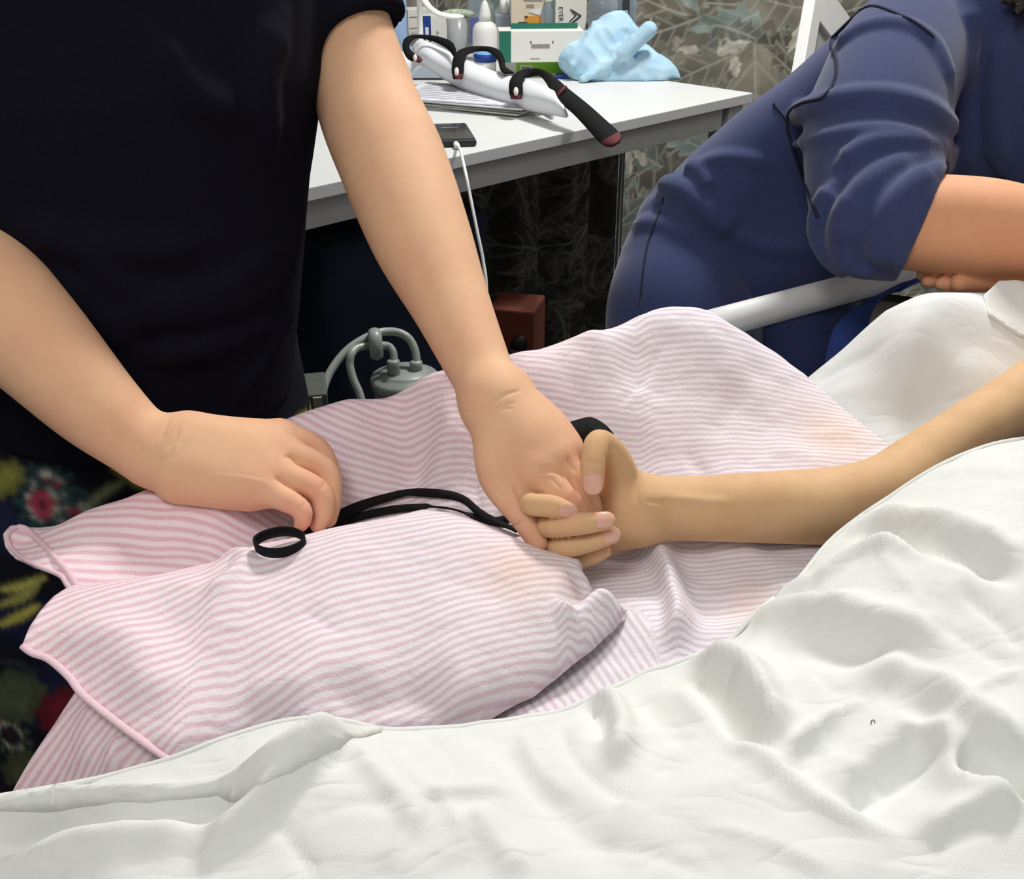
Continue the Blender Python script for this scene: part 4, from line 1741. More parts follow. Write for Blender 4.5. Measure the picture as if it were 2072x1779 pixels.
def blob(u, v, rx, ry, ang, col, power=2.0, ragged=0.0, soft=True):
    x, y = SU - u, SV - v
    ca, sa = math.cos(ang), math.sin(ang)
    a, b_ = (x * ca + y * sa) / rx, (-x * sa + y * ca) / ry
    r = (np.abs(a) ** power + np.abs(b_) ** power) ** (1 / power)
    if ragged:
        r = r * (1 + ragged * np.sin(np.arctan2(b_, a) * 9))
    m = r < 1
    C[m] = np.array(lin(*col)[:3]) * (0.75 + 0.35 * (r[m] < 0.6))[:, None]


def flower(u, v, R, petal, heart, n=12):
    x, y = SU - u, SV - v
    r, t = np.hypot(x, y), np.arctan2(y, x)
    m = (r < R * (0.82 + 0.18 * np.cos(t * n)))
    C[m] = np.array(lin(*petal)[:3]) * (0.55 + 0.6 * (np.cos(t[m] * n) > 0.3))[:, None]
    m = r < R * 0.42
    C[m] = np.array(lin(*heart)[:3])
    m = (r < R * 0.55) & (r > R * 0.40) & (np.cos(t * 24) > 0.2)
    C[m] = np.array(lin(206, 206, 190)[:3])
    m = r < R * 0.16
    C[m] = np.array(lin(60, 18, 34)[:3])


def vine(P, w, col):
    P = spline(np.array(P), 8)
    d, _, t, _ = polydist(np.column_stack([SU, SV]), P)
    m = d < w * (0.35 + 0.65 * np.sin(np.pi * np.clip(t, 0, 1)))
    C[m] = np.array(lin(*col)[:3]) * (0.7 + 0.5 * (d[m] < w * 0.4))[:, None]


for i in range(26):         # print seen over the whole skirt
    blob(rs.rand() * 1.1 - .55, .14 + rs.rand() * .58, .03 + .03 * rs.rand(), .018 + .014 * rs.rand(), rs.rand() * 3.1,
         [(26, 44, 58), (70, 78, 62), (96, 30, 42), (30, 36, 66), (52, 62, 54)][rs.randint(5)], 2.0, .12)
for i in range(9):
    flower(rs.rand() * 1.1 - .55, .14 + rs.rand() * .55, .035, (44, 66, 70), (150, 52, 74))
for i in range(14):
    u0, v0 = rs.rand() * 1.1 - .55, .14 + rs.rand() * .55
    vine([(u0, v0), (u0 + .05, v0 + .02 * rs.randn()), (u0 + .10, v0 + .04 * rs.randn())], .006, (150, 148, 78))
spots = [((85, 1020), 'f', .034, (44, 72, 74), (176, 66, 88)), ((30, 1410), 'b', .05, (84, 92, 68)), ((130, 1440), 'b', .042, (120, 30, 46)), ((20, 1490), 'f', .03, (70, 78, 64), (24, 26, 36)),
         ((30, 1250), 'b', .05, (22, 30, 62)), ((10, 970), 'b', .026, (140, 138, 66)), ((60, 1560), 'b', .04, (78, 84, 60))]
for s_ in spots:
    k = motif_at(*s_[0])
    if k is None:
        continue
    if s_[1] == 'f':
        flower(k[0], k[1], s_[2], s_[3], s_[4])
    else:
        blob(k[0], k[1], s_[2], s_[2] * .55, 0.6, s_[3], 2.0, .1)
for ln, c_ in (([(0, 1195), (50, 1185), (90, 1168)], (190, 184, 96)), ([(0, 1225), (50, 1205), (80, 1180)], (170, 164, 90)), ([(0, 1265), (45, 1245), (80, 1225)], (200, 190, 90)),
               ([(175, 1025), (215, 995), (250, 975)], (120, 128, 96)), ([(0, 1340), (40, 1345), (75, 1370)], (46, 50, 60))):
    K = [motif_at(*p) for p in ln]
    if all(k is not None for k in K):
        vine(K, .0055, c_)
ia, ib = Fc.ravel(), np.roll(Fc, -1, axis=1).ravel()
cn_ = np.bincount(ia, minlength=len(V)) + np.bincount(ib, minlength=len(V)) + 1e-9
for _ in range(2):      # soften the edges of the print
    C = .5 * C + .5 * np.stack([np.bincount(ia, C[ib, k], minlength=len(V)) + np.bincount(ib, C[ia, k], minlength=len(V)) for k in range(3)], 1) / cn_[:, None]
cattr(sk, 'print', C)

# ================================================================== person lying in the bed (bare arm)
pat = empty('person', bed(0.75, 0.35, 0.52), 'person lying under the white sheet with one bare slender arm stretched out', 'person')
armP = limb([(1275, 1033, 62, .838), (1310, 1031, 66, .838), (1400, 1029, 66, .841), (1500, 1028, 70, .843), (1600, 1026, 75, .846), (1700, 1022, 79, .849), (1790, 1000, 80, .853), (1860, 945, 68, .868),
             (1950, 882, 62, .890), (2072, 815, 72, .925), (2200, 745, 86, .96), (2350, 690, 100, 1.0)], 5)
hm = {
    'wr': (1278, 1033, 60, .838),
    't0': (1262, 985, 40, .832), 't1': (1243, 925, 31, .815), 't2': (1212, 896, 27, .800), 't3': (1200, 935, 26, .790), 't4': (1199, 980, 23, .788),
    'th': (1235, 985, 44, .842), 'hy': (1238, 1070, 44, .840),
    'i1': (1150, 990, 30, .868), 'i2': (1072, 1017, 23, .800), 'i3': (1118, 1025, 23, .780), 'i4': (1155, 1034, 16, .781),
    'm1': (1140, 1025, 30, .872), 'm2': (1106, 1063, 24, .800), 'm3': (1168, 1061, 23, .781), 'm4': (1227, 1054, 19, .783),
    'r1': (1150, 1062, 30, .870), 'r2': (1127, 1106, 24, .802), 'r3': (1185, 1098, 22, .790), 'r4': (1238, 1083, 18, .792),
    'p1': (1165, 1095, 28, .865), 'p2': (1150, 1134, 21, .815), 'p3': (1190, 1128, 19, .803), 'p4': (1222, 1116, 15, .803),
}
HM = {k: pts([v])[0] for k, v in hm.items()}
thumbP = spline(stack(HM, 't0', 't1', 't2', 't3', 't4'), 5)
fingP = [spline(stack(HM, a + '1', a + '2', a + '3', a + '4'), 5) for a in 'imrp']
metaP = [stack(HM, 'wr', a + '1') for a in 'imrp']


def f_pat0(P):
    d = chain(P, armP)
    h = chain(P, metaP[0])
    for m_ in metaP[1:]:
        h = smin(h, chain(P, m_), 0.010)
    h = smin(h, cone(P, HM['wr'][:3], HM['th'][:3], .02, HM['th'][3]), 0.010)
    h = smin(h, cone(P, HM['wr'][:3], HM['hy'][:3], .02, HM['hy'][3]), 0.010)
    h = smin(h, chain(P, thumbP), 0.007)
    fg = None
    for c in fingP:
        e = chain(P, c)
        fg = e if fg is None else smin(fg, e, 0.0010)
    h = smin(h, fg, 0.004)
    d = smin(d, h, 0.012)
    # tendon standing out at the wrist
    d = smin(d, cone(P, W(1300, 1006, .818), W(1460, 1018, .818), .0022, .0018), 0.006)
    return d


f_pat = groove(f_pat0, [
    ([(1285, 962), (1288, 985), (1290, 1010), (1296, 1030)], .0004),
    ([(1224, 920), (1230, 930), (1240, 925)], .0004),
    ([(1226, 934), (1236, 932), (1244, 924)], .0003),
    ([(1186, 938), (1200, 934), (1215, 938)], .0003),
    ([(1310, 1014), (1360, 1018), (1420, 1020)], .0005),
], k=0.0022)
lo, hi = field_bounds([armP, thumbP] + fingP, 0.05)
wp, wn = W(1330, 1031, .8385), unit(W(1310, 1031, .838) - W(1360, 1030, .839))
bl, bh = field_bounds([wp[None, :], thumbP] + fingP, 0.036)
V1, F1 = mesh_two(f_pat, lo, hi, 0.0034, bl, bh, 0.0016, wp, wn)
pbody = obj('body', V1, F1, M['skin_b'], pat)
blush(pbody, V1, [HM[k] for k in ('t4', 'i4', 'm4', 'r4', 'p4', 'hy', 'th', 'p2', 'r2')], .014, .75)
ptree = bvh(V1, F1)
nail('fingernail', ptree, 1199, 979, (0.05, 1), .0160, .0132, .0105, pbody)
nail('fingernail', ptree, 1150, 1034, (1, 0.16), .0145, .0098, .0080, pbody)
nail('fingernail', ptree, 1222, 1052, (1, -0.14), .0150, .0110, .0088, pbody)
nail('fingernail', ptree, 1236, 1083, (1, -0.45), .0145, .0110, .0085, pbody)

# ================================================================== person in navy leaning on the rail
navy = empty('person', A(0.30, 1.48, 0), 'person in a navy sweatshirt with rolled sleeve leaning over the bed rail', 'person')
M['navy'] = mat('navy_sweatshirt_fleece', lin(62, 71, 112), 0.95, noise=0.22, nscale=400, bump=0.25, bscale=900, spec=0.15, sheen=0.25)
M['navy2'] = mat('navy_jersey_trousers', lin(60, 69, 110), 0.95, noise=0.2, nscale=400, bump=0.2, bscale=900, spec=0.15, sheen=0.25)
M['seam'] = mat('navy_seam', lin(20, 24, 48), 0.9, noise=0.1)
torso = limb([(1400, 500, 118, 1.46), (1470, 420, 128, 1.44), (1560, 340, 128, 1.41), (1680, 245, 126, 1.37), (1790, 150, 128, 1.33), (1860, 90, 120, 1.32)], 4)
belly = limb([(1500, 560, 118, 1.46), (1620, 500, 140, 1.43), (1780, 380, 165, 1.40), (1930, 240, 170, 1.37), (2080, 110, 150, 1.33)], 4)
chest = limb([(1990, 40, 110, 1.27), (2040, 190, 118, 1.30), (2085, 330, 104, 1.33), (2150, 300, 120, 1.37)], 4)
sleeve = limb([(1830, 110, 128, 1.27), (1800, 170, 135, 1.23), (1772, 260, 140, 1.19), (1760, 350, 128, 1.16), (1770, 440, 116, 1.13), (1805, 456, 112, 1.115), (1855, 452, 111, 1.105)], 8)
cuff0, cuff1 = W(1780, 458, 1.118), W(1862, 450, 1.10)
cuffd = unit(W(1880, 462, 1.10) - W(1790, 432, 1.11))
folds = []


def f_sw0(P):
    d = chain(P, torso)
    d = smin(d, chain(P, belly), 0.04)
    d = smin(d, chain(P, chest), 0.04)
    s_ = chain(P, sleeve)
    s_ = smax(s_, (P - cuff1) @ cuffd - .002, 0.004)
    return smin(d, s_, 0.012)


def add_fold(f, L, ln, r_, sink=0.6, n=4):
    P_ = trace_many(f, spline(np.array(ln, float), n))
    P_ = np.column_stack([P_, np.full(len(P_), r_)])
    if len(P_) > 1:
        P_[:, :3] += FW * r_ * sink
        P_[0, 3] = P_[-1, 3] = r_ * .35
        L.append(P_)


def with_folds(f, L, k):
    def g(P):
        d = f(P)
        for c, sg in L:
            lo, hi = c[:, :3].min(0) - 0.045, c[:, :3].max(0) + 0.045
            m = ((P > lo) & (P < hi)).all(1)
            if m.any():
                e = chain(P[m], c)
                d[m] = smin(d[m], e, k) if sg > 0 else smax(d[m], -e, k)
        return d
    return g


pos, neg = [], []
for ln, r_, sk_ in (([(1942, 322), (1900, 296), (1830, 284), (1760, 292), (1705, 330)], .011, .35),
               ([(1938, 338), (1890, 326), (1820, 335), (1755, 375), (1718, 430), (1716, 490)], .012, .30),
               ([(1912, 342), (1862, 360), (1812, 410), (1785, 470), (1778, 530)], .011, .35),
               ([(1880, 352), (1845, 390), (1820, 440), (1812, 500), (1822, 540)], .008, .4),
               ([(1690, 380), (1668, 420), (1664, 470), (1690, 520), (1730, 545)], .013, .35),
               ([(1735, 400), (1708, 440), (1700, 490), (1730, 535), (1780, 548)], .011, .35),
               ([(1600, 238), (1680, 205), (1780, 195), (1870, 215), (1932, 262)], .014, .45),
               ([(1610, 290), (1700, 270), (1800, 262), (1880, 280)], .008, .5),
               ([(1700, 90), (1760, 55), (1830, 52), (1890, 90), (1925, 170)], .011, .5),
               ([(1345, 372), (1390, 385), (1440, 430), (1490, 465)], .016, .45),
               ([(1395, 335), (1420, 345), (1440, 385)], .012, .45),
               ([(1420, 330), (1480, 320), (1560, 330)], .010, .6),
               ([(1480, 470), (1560, 500), (1640, 500)], .010, .6),
               ([(1975, 0), (1960, 120), (1955, 250), (1960, 340)], .013, .5), ([(2040, 60), (2020, 200), (2030, 340)], .012, .5)):
    add_fold(f_sw0, pos, ln, r_, sk_)
f_sw1 = with_folds(f_sw0, [(c, 1) for c in pos] + [(c, -1) for c in neg], 0.009)


def f_sw(P):
    d = f_sw1(P) + 0.0016 * vnoise(P, 16, 12)
    return smax(d, np.where(np.sqrt(((P - cuff1) ** 2).sum(1)) < .10, (P - cuff1) @ cuffd - .003, -1.0), 0.004)


lo, hi = field_bounds([torso, belly, chest, sleeve], 0.12)
Vs, Fs = mesh_sdf(f_sw, lo, hi, 0.0048)
sw = obj('sweatshirt', Vs, Fs, M['navy'], navy)
stree = bvh(Vs, Fs)
for ln in ([(1652, 202), (1668, 195), (1690, 160), (1692, 120), (1682, 85), (1700, 50), (1740, 22), (1768, 12), (1810, 26), (1850, 45), (1890, 75)],
           [(1665, 200), (1625, 208), (1598, 225), (1593, 255), (1605, 300), (1622, 350), (1640, 400), (1655, 440)],
           [(1566, 212), (1580, 228), (1594, 245)]):
    P = []
    for x, y in spline(np.array(ln, float), 4):
        p, n = shoot(stree, x, y)
        if p is not None:
            P.append(p)
    if len(P) > 2:
        MB().tube(np.array(P), 0.0022, 6).build('seam', M['seam'], sw)

# trousers
thigh = limb([(1395, 470, 112, 1.47), (1385, 540, 134, 1.46), (1382, 640, 156, 1.45), (1390, 800, 150, 1.45), (1400, 1000, 130, 1.47), (1410, 1250, 105, 1.5)], 4)
thigh2 = limb([(1480, 520, 125, 1.52), (1600, 640, 125, 1.50), (1640, 780, 120, 1.50), (1640, 1000, 110, 1.52), (1640, 1250, 95, 1.54)], 4)
tf = []


def f_tr0(P):
    d = chain(P, thigh)
    return smin(d, chain(P, thigh2), 0.008)


for ln, r_ in (([(1335, 400), (1390, 420), (1430, 450), (1460, 500)], .012), ([(1290, 450), (1350, 455), (1410, 490)], .010), ([(1440, 470), (1490, 520), (1530, 580)], .010)):
    add_fold(f_tr0, tf, ln, r_, .6)
f_tr1 = with_folds(f_tr0, [(c, 1) for c in tf], 0.012)
lo, hi = field_bounds([thigh, thigh2], 0.13)
lo[2] = 0.05
Vt, Ft = mesh_sdf(lambda P: smax(f_tr1(P), .07 - P[:, 2], .004), lo, hi, 0.005)
tr = obj('trousers', Vt, Ft, M['navy2'], navy)
ttree = bvh(Vt, Ft)
P = []
for x, y in spline(np.array([(1345, 395), (1335, 430), (1315, 480), (1303, 540), (1296, 620)], float), 4):
    p, n = shoot(ttree, x, y)
    if p is not None:
        P.append(p)
if len(P) > 2:
    MB().tube(np.array(P), 0.0016, 6).build('seam', M['seam'], tr)

# skin: both forearms with hands, neck and head (head is above the frame)
fore = limb([(1780, 445, 88, 1.125), (1840, 450, 95, 1.108), (1930, 456, 99, 1.09), (2010, 462, 97, 1.075), (2090, 470, 86, 1.06), (2190, 482, 66, 1.045), (2250, 492, 58, 1.04)], 5)
HN = W(2190, -190, 1.22)
fn, nax = head_field(HN, A(0.5, -0.6, -0.55))
hand2 = []
for i, (y0, x1, y1) in enumerate(((560, 1868, 556), (568, 1878, 568), (574, 1905, 574), (572, 1950, 576))):
    hand2.append(pts([(2040 + i * 8, y0 - 6, 22, 1.13 - .012 * i), (1965, y0 - 2, 19, 1.125 - .012 * i), (1905 + i * 12, y0 + 1, 17, 1.12 - .012 * i), (x1, y1, 13, 1.12 - .012 * i)]))
arm2 = limb([(2020, 548, 40, 1.125), (2120, 500, 52, 1.16), (2260, 430, 70, 1.22), (2350, 300, 80, 1.28)], 4)
hand1 = []
for i in range(4):
    hand1.append(pts([(2280, 480 + i * 14, 24, 1.04), (2340, 486 + i * 18, 20, 1.035), (2390, 496 + i * 20, 18, 1.035), (2425, 512 + i * 20, 15, 1.04)]))
th1 = pts([(2260, 505, 24, 1.03), (2300, 540, 20, 1.02), (2340, 556, 17, 1.02)])


def f_navyskin(P):
    d = chain(P, fore)
    for c in hand1:
        d = smin(d, chain(P, c), 0.006)
    d = smin(d, chain(P, th1), 0.006)
    e = chain(P, arm2)
    for c in hand2:
        e = smin(e, chain(P, c), 0.003)
    d = np.minimum(d, e)
    n_ = fn(P)
    n_ = smin(n_, cone(P, HN - A(0, 0, .06), W(2010, 40, 1.30), .05, .06), 0.03)
    return np.minimum(d, n_)


lo, hi = field_bounds([fore, arm2, HN[None, :]] + hand1, 0.13)
V, Fc = mesh_sdf(f_navyskin, lo, hi, 0.0036)
obj('body', V, Fc, M['skin_c'], navy)


def f_nhair(P):
    d = ell(P, HN - nax[0] * .014 + A(0, 0, .015), (.108, .095, .12), nax)
    cut = (P - HN) @ unit(nax[0]) - 0.045 - 0.4 * np.clip((P - HN) @ nax[2], -.2, .1)
    d = smax(d, cut, 0.01)
    for i, (x0, y0, x1, y1, r_) in enumerate(((2120, -60, 2050, 34, 24), (2140, -40, 2078, 50, 26), (2160, -80, 2030, 6, 24), (2180, -20, 2120, 70, 28))):
        d = smin(d, cone(P, W(x0, y0, 1.21), W(x1, y1, 1.19), r_ * 1.2 / F, r_ * .35 / F), 0.01)
    return d


V, Fc = mesh_sdf(f_nhair, HN - .26, HN + .2, 0.005)
obj('hair', V, Fc, M['hair'], navy)

# ------------------------------------------------------------------ white desk
ZD = 0.75
DA, DB = WZ(600, 385, ZD), WZ(1524, 188, ZD)
DT = unit(DB - DA)
DN = np.cross(A(0, 0, 1), DT)
DX = [DT, DN, A(0, 0, 1)]
M['desk'] = mat('white_laminate', lin(218, 219, 217), 0.4, noise=0.03, nscale=8)
M['desk_edge'] = mat('white_edge_band', lin(190, 191, 188), 0.5, noise=0.04, nscale=30)


def dk(s_, n_, z_):
    return A(DA[0], DA[1], 0) + DT * s_ + DN * n_ + A(0, 0, z_)


LEN = np.linalg.norm(DB - DA)
desk = empty('desk', dk(0.2, .45, 0), 'long white laminate desk behind the bed crowded with medical supplies', 'desk')
b = MB().box(dk((LEN - .9) / 2, .475, ZD - .0105), (LEN + .9, .95, .021), DX)
bev(b.build('desktop', M['desk'], desk, smooth=False), .0015)
b = MB().box(dk((LEN - .9) / 2 - .03, .022, ZD - .021 - .023), (LEN + .78, .018, .046), DX)
bev(b.build('apron', M['desk_edge'], desk, smooth=False), .001)
for s_ in (LEN - .045, -.86):
    for n_ in (.035, .91):
        b = MB().box(dk(s_, n_, (ZD - .021) / 2), (.05, .05, ZD - .021), DX)
        bev(b.build('leg', M['desk_edge'], desk, smooth=False), .002)
p = dk(LEN - .012, .03, ZD - .021)
b = MB().add([p, p + DT * -.03, p - A(0, 0, .06) - DT * .022, p - A(0, 0, .055) - DT * .03,
              p + DN * .02, p + DT * -.03 + DN * .02, p - A(0, 0, .06) - DT * .022 + DN * .02, p - A(0, 0, .055) - DT * .03 + DN * .02],
             [(0, 1, 3, 2), (4, 6, 7, 5), (0, 2, 6, 4), (1, 5, 7, 3), (0, 4, 5, 1), (2, 3, 7, 6)])
b.build('corner_bracket', M['desk'], desk, smooth=False)


# ------------------------------------------------------------------ supplies on the desk
def desk_at(px, py, z=ZD):
    p = WZ(px, py, z)
    return p, (p - CAM) @ FW / F          # point, metres per pixel


def yaw(a):
    c, s_ = math.cos(a), math.sin(a)
    return [A(c, s_, 0), A(-s_, c, 0), A(0, 0, 1)]


def text_on(txt, parent, origin, xdir, ydir, size, m, name='lettering'):
    cu = bpy.data.curves.new('txt', 'FONT')
    cu.body = txt
    cu.size = size
    t = bpy.data.objects.new('txt', cu)
    COL.objects.link(t)
    dg = bpy.context.evaluated_depsgraph_get()
    me = bpy.data.meshes.new_from_object(t.evaluated_get(dg))
    V = np.array([v.co[:] for v in me.vertices])
    Fc = [tuple(p.vertices) for p in me.polygons]
    bpy.data.objects.remove(t)
    if not len(V):
        return
    xdir, ydir = unit(xdir), unit(ydir)
    P = origin + V[:, :1] * xdir + V[:, 1:2] * ydir
    return obj(name, P, Fc, m, parent, smooth=False)


M['ink'] = mat('dark_ink', lin(52, 54, 62), 0.7, noise=0.1)
M['ink_pale'] = mat('grey_ink', lin(150, 148, 140), 0.7, noise=0.2, nscale=200)
M['white_pl'] = mat('white_plastic', lin(236, 236, 232), 0.35, noise=0.02)
M['card'] = mat('white_card', lin(232, 230, 222), 0.6, noise=0.04, nscale=20)
M['cream'] = mat('cream_card', lin(222, 208, 184), 0.6, noise=0.06, nscale=20)
M['green'] = mat('dark_green_card', lin(24, 112, 92), 0.55, noise=0.08, nscale=20)
M['lime'] = mat('lime_print', lin(140, 206, 40), 0.5, noise=0.05, nscale=20)
M['blue'] = mat('royal_blue_print', lin(22, 58, 140), 0.5, noise=0.08, nscale=20)
M['ltblue'] = mat('pale_blue_plastic', lin(164, 190, 226), 0.4, noise=0.05, nscale=10)
M['purple'] = mat('purple_liquid', lin(92, 62, 176), 0.3, noise=0.1, nscale=20)
M['frost'] = mat('frosted_plastic', lin(206, 210, 210), 0.3, noise=0.05, trans=0.35, alpha=0.8)
M['clear'] = mat('clear_plastic', lin(206, 222, 240), 0.08, noise=0.1, nscale=30, trans=0.7, alpha=0.65)
M['orange'] = mat('amber_pouch', lin(226, 158, 62), 0.5, noise=0.2, nscale=40)
M['grey_pl'] = mat('grey_film', lin(150, 158, 168), 0.3, noise=0.15, nscale=30)
M['black'] = mat('black_plastic', lin(20, 20, 22), 0.4, noise=0.1)
M['tissue'] = mat('white_tissue', lin(238, 238, 234), 0.85, noise=0.03, nscale=40)


def carton(name, pxl, pxr, pyb, pyt, dep, m, label, ang=0.0, z=ZD, cat='box', bevel=.0012):
    p, mp = desk_at((pxl + pxr) / 2, pyb, z)
    w, h = (pxr - pxl) * mp, (pyb - pyt) * mp * 1.03
    ax = yaw(ang)
    e = empty(name, p + ax[1] * dep / 2, label, cat)
    b = MB().box(p + ax[1] * dep / 2 + A(0, 0, h / 2), (w, dep, h), ax)
    bev(b.build('carton', m, e, smooth=False), bevel)
    return e, p, ax, w, h, mp


def panel(e, name, p, ax, u0, u1, v0, v1, m, off=.0006):
    """thin printed panel on the front face: u along the face, v up, in metres"""
    c = p + ax[0] * (u0 + u1) / 2 + A(0, 0, (v0 + v1) / 2) - ax[1] * off / 2
    return MB().box(c, (u1 - u0, off, v1 - v0), ax).build(name, m, e, smooth=False)


# pale blue cylinder bottle
p, mp = desk_at(806, 118)
e = empty('blue_bottle', p, 'tall pale blue plastic bottle at the back left of the desk', 'bottle')
r = 21 * mp
MB().lathe(p, [(r * .9, 0), (r, .004), (r, .16), (r * .92, .17), (r * .5, .18)], 32).build('bottle_body', M['ltblue'], e)
MB().lathe(p + A(0, 0, .18), [(r * .5, 0), (r * .5, .03), (0, .03)], 24).build('cap', M['white_pl'], e)
# white bottle behind it
p, mp = desk_at(782, 122)
e = empty('white_bottle', p, 'white plastic bottle half hidden by the bare upper arm', 'bottle')
MB().lathe(p, [(.02, 0), (.021, .004), (.021, .11), (.012, .125)], 28).build('bottle_body', M['white_pl'], e)
MB().lathe(p + A(0, 0, .125), [(.012, 0), (.012, .025), (0, .026)], 20).build('cap', M['grey_pl'], e)
# white flat carton behind
e, p, ax, w, h, mp = carton('white_carton', 826, 880, 104, 26, .06, M['card'], 'plain white carton behind the box with the blue end', 0.5)
panel(e, 'printed_line', p, ax, -w * .45, w * .3, h * .80, h * .83, M['ink_pale'])
panel(e, 'printed_line', p, ax, -w * .45, w * .45, h * .55, h * .57, M['ink_pale'])
# box with blue end
e, p, ax, w, h, mp = carton('blue_end_carton', 857, 906, 112, 39, .05, M['card'], 'small white medicine carton with a royal blue end panel', 0.25)
panel(e, 'blue_panel', p, ax, -w * .5, -w * .16, h * .35, h * 1.0, M['blue'])
panel(e, 'white_arch', p, ax, -w * .40, -w * .26, h * .35, h * .72, M['card'], .0012)
text_on('amp', e, p + ax[0] * w * .14 + A(0, 0, h * .42) - ax[1] * .001, A(0, 0, 1), -ax[0], .012, M['ink_pale'])
# frosted beaker with syringe
p, mp = desk_at(926, 118)
e = empty('measuring_beaker', p, 'frosted plastic measuring beaker left of the white dropper bottle', 'beaker')
r = 21 * mp
MB().lathe(p, [(r * .85, 0), (r * .9, .003), (r, .10), (r * .95, .10), (r * .85, .006), (0, .006)], 28).build('beaker_body', M['frost'], e)
MB().lathe(p + A(-.008, -.004, .006), [(.006, 0), (.006, .07), (.002, .08), (.001, .10), (0, .101)], 16).build('syringe', M['white_pl'], e)
# small waisted bottle
p, mp = desk_at(935, 114)
e = empty('small_bottle', p + A(0, -.04, 0), 'small white waisted bottle in front of the frosted beaker', 'bottle')
p = p + A(0, -.04, 0)
MB().lathe(p, [(.015, 0), (.0155, .004), (.0145, .018), (.010, .028), (.0105, .036)], 24).build('bottle_body', M['white_pl'], e)
MB().lathe(p + A(0, 0, .036), [(.0135, 0), (.0145, .022), (.013, .023), (0, .023)], 24).build('cap', M['card'], e)
# dropper bottle
p, mp = desk_at(982, 122)
e = empty('dropper_bottle', p, 'white squeeze dropper bottle with a cone tip, beside the green carton', 'bottle')
r = 25 * mp
MB().lathe(p, [(r * .92, 0), (r, .004), (r, .068), (r * .97, .078), (r * .8, .088), (r * .5, .094), (r * .42, .096)], 36).build('bottle_body', M['white_pl'], e)
MB().lathe(p + A(0, 0, .096), [(r * .5, 0), (r * .48, .014), (r * .34, .032), (r * .26, .040), (r * .12, .047), (0, .048)], 30).build('dropper_cap', M['white_pl'], e)
# purple tube
p, mp = desk_at(962, 105)
e = empty('purple_tube', p, 'clear tube of purple solution behind the dropper bottle', 'tube')
MB().box(p + A(0, 0, .055), (.030, .016, .065), yaw(.1)).build('solution', M['purple'], e, smooth=False)
MB().box(p + A(0, 0, .065), (.034, .020, .130), yaw(.1)).build('sleeve', M['clear'], e, smooth=False)
# grey translucent bottle
p, mp = desk_at(1021, 112)
e = empty('sanitiser_bottle', p, 'grey translucent bottle with a white cap behind the green carton', 'bottle')
r = 21 * mp
b = MB().box(p + A(0, 0, .052), (r * 2, .034, .104), yaw(.05))
bev(b.build('bottle_body', M['grey_pl'], e, smooth=False), .006, 3)
MB().lathe(p + A(0, 0, .104), [(.012, 0), (.012, .034), (.0, .034)], 24).build('cap', M['white_pl'], e)
text_on('E', e, p + A(r * .35, -.0185, .052), A(1, 0, 0), A(0, 0, 1), .014, M['white_pl'])
# lime carton, green and white carton on top
e, p, ax, w, h, mp = carton('lime_carton', 1027, 1152, 151, 121, .10, M['card'], 'flat white carton with a lime green front under the green-sided carton', .06)
panel(e, 'lime_panel', p, ax, -w * .36, w * .5, h * .08, h * .78, M['lime'])
panel(e, 'photo_print', p, ax, -w * .30, -w * .10, h * .08, h * .60, M['card'], .0012)
panel(e, 'grey_print', p, ax, -w * .28, -w * .13, h * .15, h * .50, M['ink_pale'], .0018)
zt = ZD + h
e, p, ax, w, h, mp = carton('glove_carton', 1010, 1180, 126, 68, .085, M['card'], 'white carton with a dark green side lying on the lime carton', .06, z=zt)
panel(e, 'green_side', p, ax, -w * .5, -w * .36, 0, h, M['green'])
MB().box(p + ax[1] * .045 + A(0, 0, h + .006) + ax[0] * .01, (w * .80, .006, .012), ax).build('green_flap', M['green'], e, smooth=False)
panel(e, 'grey_print', p, ax, -w * .12, w * .10, h * .45, h * .58, M['ink_pale'])
panel(e, 'printed_line', p, ax, -w * .13, -w * .02, h * .10, h * .13, M['ink_pale'])
for uu_ in (-.13, .13):
    panel(e, 'printed_dot', p, ax, w * uu_, w * (uu_ + .012), h * .60, h * .68, M['ink'])
# cream carton
e, p, ax, w, h, mp = carton('cream_carton', 1034, 1100, 118, -12, .03, M['cream'], 'tall cream carton with an amber pouch printed on it behind the glove carton', .03)
panel(e, 'print_band', p, ax, -w * .12, w * .44, h * .80, h * .86, M['ink_pale'])
panel(e, 'print_band', p, ax, -w * .04, w * .20, h * .71, h * .76, M['ink_pale'])
panel(e, 'amber_print', p, ax, -w * .10, w * .42, h * .36, h * .60, M['orange'], .001)
b = MB().add([p + ax[0] * w * .02 + A(0, 0, h * .66) - ax[1] * .002, p + ax[0] * w * .42 + A(0, 0, h * .60) - ax[1] * .002, p + ax[0] * w * .42 + A(0, 0, h * .72) - ax[1] * .002], [(0, 1, 2)])
solid(b.build('white_flash', M['card'], e, smooth=False), .0005)
panel(e, 'ink_stroke', p, ax, -w * .28, w * .0, h * .50, h * .515, M['ink'], .0016)
panel(e, 'ink_stroke', p, ax, -w * .08, w * .0, h * .57, h * .60, M['ink'], .0016)
# clear crinkled bottle
p, mp = desk_at(1108, 118)
e = empty('clear_bottle', p, 'clear crinkled plastic bottle between the cream carton and the white pack', 'bottle')
prof = [(.018, 0), (.020, .004)] + [(.019 + .0015 * math.sin(k * 1.9), .01 + .009 * k) for k in range(12)] + [(.013, .128), (.009, .135)]
MB().lathe(p, prof, 28).build('bottle_body', M['clear'], e)
MB().lathe(p + A(0, 0, .135), [(.010, 0), (.010, .014), (0, .014)], 20).build('cap', M['white_pl'], e)
